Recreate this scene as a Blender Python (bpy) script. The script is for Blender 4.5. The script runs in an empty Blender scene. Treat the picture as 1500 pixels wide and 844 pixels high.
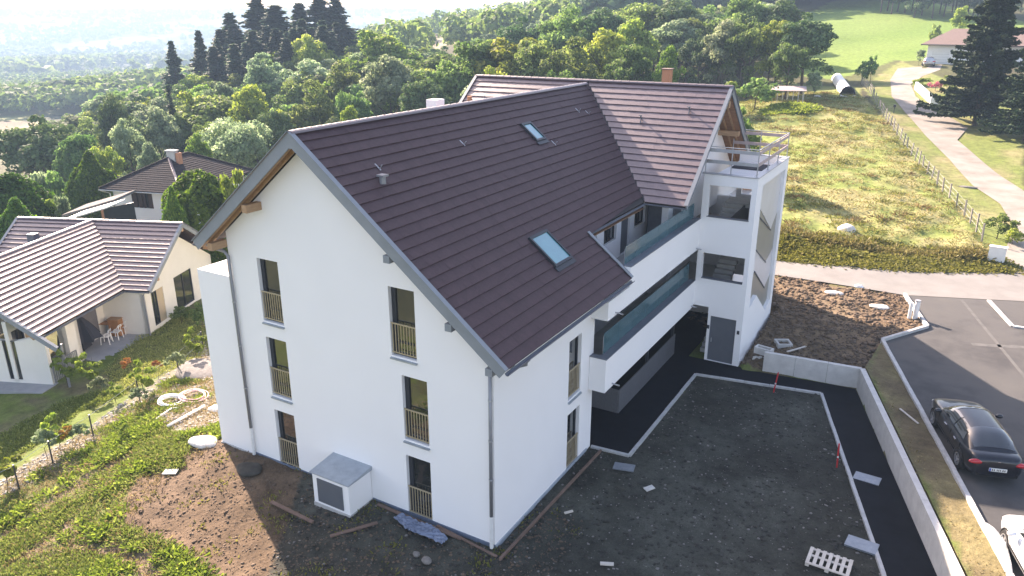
import bpy, bmesh, math, random
import numpy as np
from mathutils import Vector, Matrix
R = math.radians
rng = np.random.default_rng(7); random.seed(7)
scn = bpy.context.scene
col = scn.collection
# ------------------------------------------------------------------ camera, light, exposure
YAW, PITCH, FPX = 0.532, 0.342, 1115.1
CAM = np.array([10.305, -16.404, 15.348])
cd = bpy.data.cameras.new('camera'); cam = bpy.data.objects.new('camera', cd); col.objects.link(cam)
cam.location = CAM; cam.rotation_euler = (math.pi/2-PITCH, 0, YAW)
cd.sensor_width = 36; cd.lens = FPX/1500*36; cd.clip_start = .2; cd.clip_end = 30000
scn.camera = cam
SUN = np.array([-1.6, .84, 1.0]); SUN /= np.linalg.norm(SUN)
EL = math.asin(SUN[2]); AZ = math.atan2(SUN[0], SUN[1])
w = bpy.data.worlds.new('World'); scn.world = w; w.use_nodes = True
nt = w.node_tree; sky = nt.nodes.new('ShaderNodeTexSky'); sky.sky_type = 'NISHITA'; sky.sun_disc = False
sky.sun_elevation = EL; sky.sun_rotation = AZ; sky.air_density = 1.0; sky.dust_density = 1.6; sky.ozone_density = 1.0
bg = nt.nodes['Background']; bg.inputs['Strength'].default_value = .112
nt.links.new(sky.outputs[0], bg.inputs['Color'])
sl = bpy.data.lights.new('sun', 'SUN'); sl.energy = 4.4; sl.angle = R(.53); sl.color = (1, .95, .86)
so = bpy.data.objects.new('sun', sl); col.objects.link(so)
so.rotation_euler = Vector(SUN).to_track_quat('Z', 'Y').to_euler()
scn.view_settings.view_transform = 'Standard'; scn.view_settings.look = 'None'
scn.view_settings.exposure = 2.1; scn.view_settings.gamma = 1
scn.view_settings.use_white_balance = True; scn.view_settings.white_balance_temperature = 7750; scn.view_settings.white_balance_tint = 23
scn.cycles.max_bounces = 6; scn.cycles.diffuse_bounces = 3; scn.cycles.glossy_bounces = 3
scn.cycles.transmission_bounces = 4; scn.cycles.transparent_max_bounces = 6; scn.cycles.volume_bounces = 0
scn.cycles.use_denoising = True
HAZE = 0.00052

# ------------------------------------------------------------------ pixel ray helpers (used to find where things stand on the ground)
_cy, _sy = math.cos(YAW), math.sin(YAW)
_f = np.array([-_sy*math.cos(PITCH), _cy*math.cos(PITCH), -math.sin(PITCH)])
_r = np.array([_cy, _sy, 0.]); _u = np.cross(_r, _f)
def ray(u, v): return _f + _r*(u-750)/FPX - _u*(v-422)/FPX
def atz(u, v, z): d = ray(u, v); return CAM + d*(z-CAM[2])/d[2]
def dep(u, v, D): return CAM + ray(u, v)*D

# ------------------------------------------------------------------ terrain height
ctrl = []
def c3(x, y, z): ctrl.append((x, y, z))
def cd_(u, v, D): p = dep(u, v, D); c3(*p)
def cz(u, v, z): p = atz(u, v, z); c3(*p)
for x, y in [(0,0),(-6,0),(-11,0),(0,-6),(-5,-6),(5,-6),(10,-6),(5,3),(10,3),(2,10),(6,12),(2,16),(-6,8),(-6,16),(4,-14),(-4,-12),(12,-12)]: c3(x, y, -.02)
for x, y in [(13,4),(16,4),(12,14),(10,20),(14,24),(20,10),(20,24),(9,26),(15,30),(2,29),(2,33),(10,34),(5,27),(20,34),(-6,31),(-6,35),(16,-6),(25,-4)]: c3(x, y, .97)
c3(3,23,.75); c3(5,19,.55); c3(6,22,.85); c3(4,17.4,.2); c3(-12,26,.1); c3(-14,33,.3)
c3(13,-8,.9)
for u, v, z in [(0,844,-1.1),(200,844,-.45),(412,844,0),(300,640,-.15),(240,600,-.6),(180,640,-.9),(100,740,-1.0),(0,770,-1.5),(120,600,-1.7),(0,690,-1.9),(200,560,-1.6),(300,500,-1.6),(285,450,-1.8),(0,600,-2.1),(65,570,-2.0),(150,520,-1.95),(240,480,-1.95)]: cz(u, v, z)
c3(-34,14,-2); c3(-42,20,-2.3); c3(-26,16,-1.8); c3(-20,24,-1.4); c3(-13,12,-.6); c3(-44,6,-2.6)
for u, v, D in [(1400,372,48),(1480,320,55),(1420,230,72),(1360,170,90),(1330,125,108),(1355,97,122),(1450,97,122),(1480,195,82),(1245,250,66),(1245,180,84),(1150,150,96),(1235,135,104),(1150,330,52),(1250,100,135),(1250,60,165),(1250,28,195),(1320,3,220),(1430,22,195),(1180,50,170),(1495,260,66)]: cd_(u, v, D)
for u, D, z in [(200,75,-4.3),(100,70,-4.2),(0,62,-4),(300,85,-4.5),(400,75,-2.2),(36,98,-12),(150,120,-12.5),(107,150,-13),(250,120,-9.5),(450,105,-8),(350,100,-8),(563,118,-4),(500,90,-4),(720,95,-2),(790,105,-1),(925,105,1.5),(1000,125,4),(384,150,-5),(373,172,-3),(480,170,-3),(260,170,-9),(850,150,3),(1064,112,3.5),(1192,118,4.8),(640,230,7.5),(560,200,2),(640,420,6),(560,420,1),(850,300,6),(480,320,-14),(350,320,-24),(1000,220,13),(1100,260,20),
                (50,350,-26),(200,350,-24),(-200,300,-30),(50,600,-42),(250,600,-42),(50,1100,-60),(300,1100,-58),(600,1000,-40),(800,900,-20),(1100,500,34),(1400,400,42),(1700,300,36),(2200,200,20),(0,2300,-74),(400,2300,-70),(700,2200,-50),(-300,3500,44),(0,3400,48),(200,3700,40),(400,3400,50),(700,3300,44),(1000,3000,46),(0,5500,52),(300,5500,52),(600,5500,52),(900,5500,52),(1500,3000,50),(2500,2500,20),(200,9500,52),(700,9500,52),(1200,9500,52),(-400,9000,50)]:
    d = ray(u, 25)*D; ctrl.append((CAM[0]+d[0], CAM[1]+d[1], z))
for x, y, z in [(0,-60,-1),(-40,-60,-6),(60,-60,2),(60,0,3),(60,60,6),(-60,-20,-6),(-100,0,-16),(-200,-50,-35),(0,-300,-5),(300,-300,10),(300,0,20),(300,300,40),(-600,-300,-50),(0,-2000,0),(2000,-1000,40),(-2000,-2000,-60),(-4000,0,-70),(6000,0,60),(0,-7000,40),(-7000,-3000,0)]: c3(x, y, z)
ctrl = np.array(ctrl, float); ctrl[:, 2] -= 0
_rs = np.random.default_rng(1); 
_K = np.linalg.norm(ctrl[:, None, :2]-ctrl[None, :, :2], axis=2)
_W = np.linalg.solve(_K + np.eye(len(ctrl))*-.6, ctrl[:, 2]-ctrl[:, 2].mean()); _M = ctrl[:, 2].mean()
def hgt(x, y):
    x = np.atleast_1d(np.asarray(x, float)); y = np.atleast_1d(np.asarray(y, float)); out = np.empty(x.shape)
    fx, fy, fo = x.ravel(), y.ravel(), out.ravel()
    for i in range(0, len(fx), 40000):
        s = slice(i, i+40000)
        fo[s] = np.hypot(fx[s, None]-ctrl[None, :, 0], fy[s, None]-ctrl[None, :, 1]) @ _W + _M
    return fo.reshape(x.shape)
def h1(x, y): return float(hgt(x, y)[0])
_T = np.concatenate([np.linspace(14, 160, 900), np.geomspace(161, 9000, 700)])
def gp(u, v):
    """the point of the ground seen at a pixel of the photograph"""
    P = CAM + _T[:, None]*ray(u, v); g = P[:, 2]-hgt(P[:, 0], P[:, 1]); i = int(np.argmax(g < 0)) if (g < 0).any() else len(_T)-1
    if i == 0: return Vector(P[0])
    t = g[i-1]/(g[i-1]-g[i]); q = P[i-1]+(P[i]-P[i-1])*t; return Vector((q[0], q[1], h1(q[0], q[1])))
def column(u, D):
    d = ray(u, 25)*D; return float(CAM[0]+d[0]), float(CAM[1]+d[1])
def inpoly(x, y, P):
    x = np.asarray(x); y = np.asarray(y); c = np.zeros(x.shape, bool); n = len(P)
    for i in range(n):
        x0, y0 = P[i][0], P[i][1]; x1, y1 = P[(i+1) % n][0], P[(i+1) % n][1]
        if y0 == y1: continue
        c ^= ((y0 > y) != (y1 > y)) & (x < (x1-x0)*(y-y0)/(y1-y0)+x0)
    return c
def hashn(ix, iy, k):
    v = np.sin(ix*127.1+iy*311.7+k*74.7)*43758.5453; return v-np.floor(v)
def vnoise(x, y, s, k=0):
    x = x/s; y = y/s; ix = np.floor(x); iy = np.floor(y); fx = x-ix; fy = y-iy; fx = fx*fx*(3-2*fx); fy = fy*fy*(3-2*fy)
    a = hashn(ix, iy, k); b = hashn(ix+1, iy, k); c = hashn(ix, iy+1, k); d = hashn(ix+1, iy+1, k)
    return (a*(1-fx)+b*fx)*(1-fy)+(c*(1-fx)+d*fx)*fy
def fbm(x, y, s, k=0, o=4):
    t = 0; a = .5
    for i in range(o): t = t+a*vnoise(x, y, s/2**i, k+i*3); a *= .5
    return t/(1-.5**o)

# ------------------------------------------------------------------ materials
MATS = {}
def nn(t, n, **kw):
    x = t.nodes.new(n)
    for k, v in kw.items(): setattr(x, k, v)
    return x
def mat(name, c1, c2=None, scale=4., rough=.8, bump=0., bscale=None, spec=.3, metal=0., detail=5., c3=None, stretch=None, coat=0., lo=.3, hi=.7):
    if name in MATS: return MATS[name]
    m = bpy.data.materials.new(name); m.use_nodes = True; t = m.node_tree; b = t.nodes['Principled BSDF']
    b.inputs['Roughness'].default_value = rough; b.inputs['Metallic'].default_value = metal; b.inputs['Specular IOR Level'].default_value = spec
    b.inputs['Coat Weight'].default_value = coat; b.inputs['Coat Roughness'].default_value = .04
    c2 = c2 or tuple(c*.82 for c in c1)
    tc = nn(t, 'ShaderNodeTexCoord'); mp = nn(t, 'ShaderNodeMapping'); t.links.new(tc.outputs['Object'], mp.inputs[0])
    if stretch: mp.inputs['Scale'].default_value = stretch
    no = nn(t, 'ShaderNodeTexNoise'); no.inputs['Scale'].default_value = scale; no.inputs['Detail'].default_value = detail; no.inputs['Roughness'].default_value = .62
    t.links.new(mp.outputs[0], no.inputs['Vector'])
    cr = nn(t, 'ShaderNodeValToRGB'); e = cr.color_ramp; e.elements[0].position = lo; e.elements[1].position = hi
    e.elements[0].color = (*c2, 1); e.elements[1].color = (*c1, 1)
    if c3: k = e.elements.new((lo+hi)/2+.02); k.color = (*c3, 1)
    t.links.new(no.outputs[0], cr.inputs[0]); t.links.new(cr.outputs[0], b.inputs['Base Color'])
    if bump:
        nb = nn(t, 'ShaderNodeTexNoise'); nb.inputs['Scale'].default_value = bscale or scale*4; nb.inputs['Detail'].default_value = 6
        t.links.new(mp.outputs[0], nb.inputs['Vector']); bp = nn(t, 'ShaderNodeBump'); bp.inputs['Strength'].default_value = 1; bp.inputs['Distance'].default_value = bump
        t.links.new(nb.outputs[0], bp.inputs['Height']); t.links.new(bp.outputs[0], b.inputs['Normal'])
    MATS[name] = m; return m
def foliage(name, dark, mid, light, trans=.42):
    m = bpy.data.materials.new(name); m.use_nodes = True; t = m.node_tree; t.nodes.clear(); L = t.links.new
    at = nn(t, 'ShaderNodeAttribute'); at.attribute_name = 'tint'; oi = nn(t, 'ShaderNodeObjectInfo')
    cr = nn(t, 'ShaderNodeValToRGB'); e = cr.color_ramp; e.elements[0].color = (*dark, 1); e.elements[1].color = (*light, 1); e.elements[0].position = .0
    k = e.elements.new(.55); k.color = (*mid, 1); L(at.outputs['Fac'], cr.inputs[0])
    hs = nn(t, 'ShaderNodeHueSaturation'); L(cr.outputs[0], hs.inputs['Color'])
    a = nn(t, 'ShaderNodeMapRange'); a.inputs['To Min'].default_value = .475; a.inputs['To Max'].default_value = .53; L(oi.outputs['Random'], a.inputs[0]); L(a.outputs[0], hs.inputs['Hue'])
    mu = nn(t, 'ShaderNodeMath', operation='MULTIPLY'); mu.inputs[1].default_value = 7.31; L(oi.outputs['Random'], mu.inputs[0])
    fr = nn(t, 'ShaderNodeMath', operation='FRACT'); L(mu.outputs[0], fr.inputs[0])
    b = nn(t, 'ShaderNodeMapRange'); b.inputs['To Min'].default_value = .7; b.inputs['To Max'].default_value = 1.3; L(fr.outputs[0], b.inputs[0]); L(b.outputs[0], hs.inputs['Value'])
    df = nn(t, 'ShaderNodeBsdfPrincipled'); df.inputs['Roughness'].default_value = .7; df.inputs['Specular IOR Level'].default_value = .12; L(hs.outputs[0], df.inputs['Base Color'])
    tr = nn(t, 'ShaderNodeBsdfTranslucent'); hb = nn(t, 'ShaderNodeHueSaturation'); hb.inputs['Saturation'].default_value = 1.15; hb.inputs['Value'].default_value = 1.6; L(hs.outputs[0], hb.inputs['Color']); L(hb.outputs[0], tr.inputs[0])
    mx = nn(t, 'ShaderNodeMixShader'); mx.inputs[0].default_value = trans; L(df.outputs[0], mx.inputs[1]); L(tr.outputs[0], mx.inputs[2])
    o = nn(t, 'ShaderNodeOutputMaterial'); L(mx.outputs[0], o.inputs[0]); MATS[name] = m; return m
def screenmat(name, c, tr):
    m = bpy.data.materials.new(name); m.use_nodes = True; t = m.node_tree; b = t.nodes['Principled BSDF']; b.inputs['Roughness'].default_value = .35; L = t.links.new
    tc = nn(t, 'ShaderNodeTexCoord'); no = nn(t, 'ShaderNodeTexNoise'); no.inputs['Scale'].default_value = 1.2; L(tc.outputs['Object'], no.inputs['Vector'])
    cr = nn(t, 'ShaderNodeValToRGB'); cr.color_ramp.elements[0].color = (*[k*.85 for k in c], 1); cr.color_ramp.elements[1].color = (*c, 1); L(no.outputs[0], cr.inputs[0]); L(cr.outputs[0], b.inputs['Base Color'])
    tn = nn(t, 'ShaderNodeBsdfTranslucent'); L(cr.outputs[0], tn.inputs[0]); mx = nn(t, 'ShaderNodeMixShader'); mx.inputs[0].default_value = tr; L(b.outputs[0], mx.inputs[1]); L(tn.outputs[0], mx.inputs[2]); L(mx.outputs[0], t.nodes['Material Output'].inputs[0]); MATS[name] = m
def tilemat(name, c1, c2, rough, spec, m):
    m = mat(name, c1, c2, 9, rough, .003, 40, spec=spec); t = m.node_tree; b = t.nodes['Principled BSDF']; src = b.inputs['Base Color'].links[0].from_socket
    at = nn(t, 'ShaderNodeAttribute'); at.attribute_name = 'tint'; mr = nn(t, 'ShaderNodeMapRange'); mr.inputs['To Min'].default_value = .94; mr.inputs['To Max'].default_value = 1.06; t.links.new(at.outputs['Fac'], mr.inputs[0])
    vm = nn(t, 'ShaderNodeVectorMath', operation='SCALE'); t.links.new(src, vm.inputs[0]); t.links.new(mr.outputs[0], vm.inputs['Scale']); t.links.new(vm.outputs[0], b.inputs['Base Color'])
def vcol(name, rough=.95, bump=.02, bscale=9., var=.25, nscale=1.5, fine=30.):
    """colour comes from what each piece of ground is (a mesh attribute), broken up by noise"""
    m = bpy.data.materials.new(name); m.use_nodes = True; t = m.node_tree; b = t.nodes['Principled BSDF']; L = t.links.new
    b.inputs['Roughness'].default_value = rough; b.inputs['Specular IOR Level'].default_value = .15
    at = nn(t, 'ShaderNodeAttribute'); at.attribute_name = 'soil'; tc = nn(t, 'ShaderNodeTexCoord')
    n1 = nn(t, 'ShaderNodeTexNoise'); n1.inputs['Scale'].default_value = nscale; n1.inputs['Detail'].default_value = 9; n1.inputs['Roughness'].default_value = .72; L(tc.outputs['Object'], n1.inputs['Vector'])
    mr = nn(t, 'ShaderNodeMapRange'); mr.inputs['From Min'].default_value = .3; mr.inputs['From Max'].default_value = .7; mr.inputs['To Min'].default_value = 1-var*1.6; mr.inputs['To Max'].default_value = 1+var*1.6; L(n1.outputs[0], mr.inputs[0])
    n2 = nn(t, 'ShaderNodeTexNoise'); n2.inputs['Scale'].default_value = fine; n2.inputs['Detail'].default_value = 4; L(tc.outputs['Object'], n2.inputs['Vector'])
    m2 = nn(t, 'ShaderNodeMapRange'); m2.inputs['From Min'].default_value = .3; m2.inputs['From Max'].default_value = .7; m2.inputs['To Min'].default_value = .75; m2.inputs['To Max'].default_value = 1.25; L(n2.outputs[0], m2.inputs[0])
    mm = nn(t, 'ShaderNodeMath', operation='MULTIPLY'); L(mr.outputs[0], mm.inputs[0]); L(m2.outputs[0], mm.inputs[1])
    vm = nn(t, 'ShaderNodeVectorMath', operation='SCALE'); L(at.outputs['Color'], vm.inputs[0]); L(mm.outputs[0], vm.inputs['Scale']); L(vm.outputs[0], b.inputs['Base Color'])
    nb = nn(t, 'ShaderNodeTexNoise'); nb.inputs['Scale'].default_value = bscale; nb.inputs['Detail'].default_value = 8; L(tc.outputs['Object'], nb.inputs['Vector'])
    bp = nn(t, 'ShaderNodeBump'); bp.inputs['Strength'].default_value = 1; bp.inputs['Distance'].default_value = bump; L(nb.outputs[0], bp.inputs['Height']); L(bp.outputs[0], b.inputs['Normal'])
    MATS[name] = m; return m
def M(n): return MATS[n]
mat('render_white', (.86,.85,.84), (.83,.82,.81), .6, .9, .001, 160)
mat('membrane', (.15,.19,.25), (.10,.13,.18), 6, .6, .003, 20); mat('membrane_pale', (.40,.44,.48), (.3,.34,.38), 6, .7)
mat('render_cream', (.76,.73,.66), (.71,.68,.61), 1.1, .9, .0015, 120)
mat('concrete', (.50,.49,.46), (.40,.39,.37), 2.2, .85, .004, 30)
mat('concrete_pale', (.62,.60,.56), (.5,.48,.45), 3, .85, .004, 30)
mat('coping', (.15,.165,.19), (.12,.13,.15), 3, .5)
mat('fascia_grey', (.235,.26,.285), (.2,.225,.245), 2, .5, 0, spec=.4)
mat('zinc', (.40,.45,.49), (.30,.34,.38), 3, .38, .002, 8, metal=.35)
mat('pipe_grey', (.27,.28,.30), (.24,.25,.27), 3, .45, metal=.3)
mat('pvc_white', (.78,.78,.76), None, 4, .4)
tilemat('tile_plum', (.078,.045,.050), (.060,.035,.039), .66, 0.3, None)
tilemat('tile_plum_lit', (.135,.084,.088), (.10,.062,.066), .40, 1.0, None)  # copy of tile_plum for sun-struck slopes; glare put into a paler, glossier colour
MATS['tile_plum_lit'].node_tree.nodes['Principled BSDF'].inputs['Coat Weight'].default_value = .5; MATS['tile_plum_lit'].node_tree.nodes['Principled BSDF'].inputs['Coat Roughness'].default_value = .38
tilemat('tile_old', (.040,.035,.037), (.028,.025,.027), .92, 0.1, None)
mat('tile_pink', (.25,.175,.15), (.19,.135,.115), 5, .8, .006, 20)
mat('deck_dark', (.05,.045,.045), None, 4, .8)
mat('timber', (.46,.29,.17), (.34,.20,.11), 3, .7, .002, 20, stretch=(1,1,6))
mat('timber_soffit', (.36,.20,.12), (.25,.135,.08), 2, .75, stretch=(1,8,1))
mat('board_brown', (.20,.13,.10), (.13,.085,.065), 3, .85, .004, 20)
mat('metal_beige', (.50,.41,.27), (.45,.37,.24), 4, .45, metal=.2)
mat('frame_dark', (.035,.04,.048), None, 4, .4)
mat('glass', (.012,.016,.018), (.03,.034,.032), 1.5, .04, spec=1.0, coat=1.)
mat('glass_roof', (.05,.27,.30), (.035,.21,.25), 1.5, .05, spec=1.0, coat=1.)
mat('floor_teal', (.10,.24,.27), (.06,.15,.19), 1.2, .3)
mat('door_grey', (.115,.125,.14), (.10,.11,.125), 2, .5)
mat('panel_grey', (.17,.175,.185), (.13,.135,.145), 14, .5, metal=.3)
for g_, d_ in (('glass', .012), ('guard', 0)):
    if g_ in MATS:
        t_ = MATS[g_].node_tree; nb_ = nn(t_, 'ShaderNodeTexNoise'); nb_.inputs['Scale'].default_value = 1.6; tc_ = nn(t_, 'ShaderNodeTexCoord'); t_.links.new(tc_.outputs['Object'], nb_.inputs['Vector']); bp_ = nn(t_, 'ShaderNodeBump'); bp_.inputs['Distance'].default_value = d_; t_.links.new(nb_.outputs[0], bp_.inputs['Height']); t_.links.new(bp_.outputs[0], t_.nodes['Principled BSDF'].inputs['Normal']); t_.links.new(bp_.outputs[0], t_.nodes['Principled BSDF'].inputs['Coat Normal'])
screenmat('screen_pale', (.80,.80,.81), .2); screenmat('screen_olive', (.42,.41,.36), .25)
mat('sheet_metal', (.42,.44,.46), (.34,.36,.38), 1.3, .35, metal=.6)
mat('galvanised', (.45,.46,.48), (.36,.37,.39), 5, .45, metal=.5)
mat('rail_board', (.50,.40,.38), (.40,.32,.31), 3, .7)
mat('asphalt_new', (.011,.013,.017), (.006,.007,.010), 1.2, .85, .004, 60, spec=.12)
mat('asphalt_old', (.095,.092,.087), (.032,.032,.035), .25, .9, .005, 60, c3=(.082,.08,.078), detail=12)
mat('asphalt_seam', (.14,.135,.13), (.09,.09,.088), 2, .95, .004, 60)
mat('road_pale', (.235,.225,.212), (.18,.172,.162), .7, .95, .004, 50, detail=9)
mat('gravel_drive', (.33,.30,.265), (.20,.178,.15), .5, .95, .01, 14, detail=10)
mat('gravel_dust', (.24,.228,.215), (.14,.132,.125), 5, .95, .02, 25)
mat('kerb_stone', (.50,.50,.49), (.38,.38,.37), 5, .85, .004, 30)
mat('patio_slab', (.33,.34,.35), (.27,.28,.29), 2, .8)
mat('steel_cover', (.30,.33,.36), (.22,.25,.28), 6, .5, metal=.5)
mat('plastic_white', (.82,.82,.80), (.75,.75,.73), 4, .4)
mat('plastic_red', (.62,.03,.035), None, 4, .45)
mat('hose_rose', (.62,.40,.40), (.5,.3,.3), 4, .5)
mat('plastic_sheet', (.22,.27,.36), (.12,.15,.21), 4, .25, .02, 9)
mat('dark_fabric', (.03,.033,.045), None, 4, .8)
mat('stone_white', (.66,.64,.60), (.48,.46,.42), 6, .9, .01, 20)
mat('rubble_stone', (.44,.41,.37), (.30,.28,.25), 6, .95, .01, 20)
mat('stone_grey', (.24,.22,.20), (.14,.13,.12), 8, .95, .01, 20)
mat('clod', (.15,.108,.076), (.10,.072,.050), 3, .98, .01, 20)
mat('clod_dark', (.07,.066,.056), (.03,.028,.024), 3, .98, .01, 20)
mat('bark', (.11,.085,.065), (.06,.048,.038), 5, .95, .02, 10)
mat('wood_grey', (.32,.29,.26), (.2,.18,.16), 5, .9)
mat('pallet_wood', (.62,.57,.50), (.5,.45,.39), 5, .85)
mat('door_wood', (.42,.20,.08), (.33,.15,.06), 3, .6, stretch=(6,6,1))
mat('shutter_beige', (.50,.40,.27), (.46,.37,.25), 3, .7)
mat('shutter_grey', (.16,.155,.165), None, 3, .7)
mat('shutter_brown', (.07,.045,.04), None, 3, .7)
mat('brick_orange', (.52,.25,.15), (.44,.21,.12), 5, .9)
mat('car_black', (.006,.008,.014), (.005,.006,.011), 2, .3, spec=.4, coat=.6)
mat('car_white', (.80,.81,.82), (.79,.80,.81), 2, .3, spec=.5, coat=1.)
mat('car_silver', (.55,.57,.60), None, 2, .3, metal=.4, coat=1.)
mat('rubber', (.018,.018,.018), None, 8, .85)
mat('alloy', (.50,.51,.53), (.42,.43,.45), 8, .3, metal=.8)
mat('lamp_red', (.55,.012,.02), (.4,.01,.015), 8, .15, coat=1.)
mat('lamp_clear', (.6,.62,.65), None, 8, .1, coat=1.)
mat('chrome', (.7,.7,.72), None, 8, .12, metal=1.)
mat('plate_white', (.78,.78,.74), None, 8, .4); mat('plate_blue', (.03,.10,.45), None, 8, .4); mat('ink', (.02,.02,.02), None, 8, .5)
foliage('leaf_mid', (0.058,0.098,0.035), (0.121,0.187,0.062), (0.225,0.293,0.108))
foliage('leaf_grey', (0.090,0.126,0.072), (0.172,0.226,0.126), (0.314,0.360,0.226))
foliage('leaf_yellow', (0.090,0.140,0.036), (0.180,0.244,0.058), (0.332,0.368,0.108), .42)
foliage('leaf_dark', (0.039,0.070,0.032), (0.078,0.131,0.052), (0.152,0.207,0.087), .25)
foliage('needle', (.034,.066,.046), (.065,.105,.066), (.11,.15,.085), .3)
foliage('needle_dark', (.012,.026,.014), (.026,.05,.024), (.06,.09,.035), .12)
foliage('thuja', (0.028,0.071,0.018), (0.064,0.140,0.028), (0.140,0.242,0.045), .35)
foliage('weed', (.085,.105,.026), (.165,.185,.055), (.28,.285,.10), .35)
foliage('weed_bright', (.065,.105,.024), (.135,.19,.042), (.24,.30,.085), .4)
foliage('straw', (.15,.12,.055), (.27,.22,.11), (.42,.36,.20), .3)
foliage('meadow', (.13,.15,.045), (.22,.23,.075), (.36,.34,.14), .35)
foliage('brush', (.09,.07,.03), (.17,.13,.06), (.30,.25,.12), .2)
foliage('rust_leaf', (.16,.08,.03), (.28,.14,.05), (.36,.2,.08), .3)
foliage('pink_flower', (.25,.05,.06), (.45,.12,.14), (.6,.3,.3), .3)
vcol('ground_mix', bump=.05, bscale=6.)

# ------------------------------------------------------------------ object helpers
def tag(o, label=None, cat=None, group=None, kind=None):
    if label: o['label'] = label
    if cat: o['category'] = cat
    if group: o['group'] = group
    if kind: o['kind'] = kind
    return o
def empty(name, loc, label, cat, group=None, rz=0.):
    o = bpy.data.objects.new(name, None); col.objects.link(o); o.empty_display_size = .3
    o.location = loc; o.rotation_euler = (0, 0, rz); return tag(o, label, cat, group)
def link(name, me, parent=None, loc=None, rz=None):
    o = bpy.data.objects.new(name, me); col.objects.link(o)
    if parent is not None: o.parent = parent
    if loc is not None: o.location = loc
    if rz is not None: o.rotation_euler = (0, 0, rz)
    return o
class MB:
    def __init__(s): s.v = []; s.f = []; s.m = []; s.mats = []; s.cur = 0; s.sm = []; s.smooth = False
    def mat(s, name):
        m = M(name)
        if m not in s.mats: s.mats.append(m)
        s.cur = s.mats.index(m); return s
    def add(s, vs, fs):
        n = len(s.v); s.v += [tuple(map(float, v)) for v in vs]
        for f in fs: s.f.append([i+n for i in f]); s.m.append(s.cur); s.sm.append(s.smooth)
        return s
    def obox(s, c, X, Y, Z):
        c, X, Y, Z = map(Vector, (c, X, Y, Z))
        vs = [c+X*a+Y*b+Z*d for a in (-.5, .5) for b in (-.5, .5) for d in (-.5, .5)]
        fl = X.cross(Y).dot(Z) < 0
        fs = [(0,1,3,2),(4,6,7,5),(0,4,5,1),(2,3,7,6),(0,2,6,4),(1,5,7,3)]
        return s.add(vs, [f[::-1] for f in fs] if fl else fs)
    def box(s, x0, x1, y0, y1, z0, z1): return s.obox(((x0+x1)/2, (y0+y1)/2, (z0+z1)/2), (x1-x0, 0, 0), (0, y1-y0, 0), (0, 0, z1-z0))
    def bar(s, a, b, wd, ht, up=(0, 0, 1)):
        a, b, up = Vector(a), Vector(b), Vector(up); d = b-a; x = d.cross(up)
        if x.length < 1e-6: x = d.cross(Vector((1, 0, 0)))
        x.normalize(); z = x.cross(d).normalized(); return s.obox((a+b)/2, d, x*wd, z*ht)
    def tube(s, pts, r, n=8, cap=True):
        pts = [Vector(p) for p in pts]; rings = []; pr = None
        for i, p in enumerate(pts):
            d = (pts[min(i+1, len(pts)-1)]-pts[max(i-1, 0)]).normalized()
            x = d.cross(pr if pr else (Vector((0, 0, 1)) if abs(d.z) < .9 else Vector((1, 0, 0)))).normalized(); y = d.cross(x); pr = x.cross(d)*-1 if False else None
            rr = r[i] if hasattr(r, '__len__') else r
            rings.append([p+(x*math.cos(2*math.pi*k/n)+y*math.sin(2*math.pi*k/n))*rr for k in range(n)])
        vs = [v for q in rings for v in q]; fs = []
        for i in range(len(rings)-1):
            for k in range(n): fs.append((i*n+k, i*n+(k+1) % n, (i+1)*n+(k+1) % n, (i+1)*n+k))
        if cap: fs += [tuple(range(n))[::-1], tuple(range((len(rings)-1)*n, len(rings)*n))]
        return s.add(vs, fs)
    def prism(s, poly, holes, O, U, V, N, th):
        """polygon with holes in the plane (U,V) at O, thickness th against N"""
        O, U, V, N = map(Vector, (O, U, V, N)); bm = bmesh.new(); loops = [poly]+list(holes); ed = []
        for L in loops:
            vs = [bm.verts.new(O+U*a+V*b) for a, b in L]
            for i in range(len(vs)): ed.append(bm.edges.new((vs[i], vs[(i+1) % len(vs)])))
        bmesh.ops.triangle_fill(bm, edges=ed, use_beauty=True, use_dissolve=False)
        bm.verts.index_update(); vs = [v.co.copy() for v in bm.verts]; n = len(vs); fs = []
        for f in bm.faces:
            ix = [v.index for v in f.verts]
            if f.normal.dot(N) < 0 and f.calc_area() > 0: ix = ix[::-1]
            fs.append(ix)
        fs2 = [[i+n for i in f[::-1]] for f in fs]; side = []; k = 0
        for L in loops:
            m = len(L)
            for i in range(m): side.append((k+i, k+(i+1) % m, k+(i+1) % m+n, k+i+n))
            k += m
        bm.free(); return s.add(vs+[v-N*th for v in vs], fs+fs2+side)
    def build(s, name, parent=None, recalc=True):
        me = bpy.data.meshes.new(name); me.from_pydata(s.v, [], s.f)
        for m in s.mats: me.materials.append(m)
        me.polygons.foreach_set('material_index', s.m); me.polygons.foreach_set('use_smooth', s.sm)
        if recalc:
            bm = bmesh.new(); bm.from_mesh(me); bmesh.ops.recalc_face_normals(bm, faces=bm.faces); bm.to_mesh(me); bm.free()
        me.update(); return link(name, me, parent)
def mb(m): return MB().mat(m)
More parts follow.
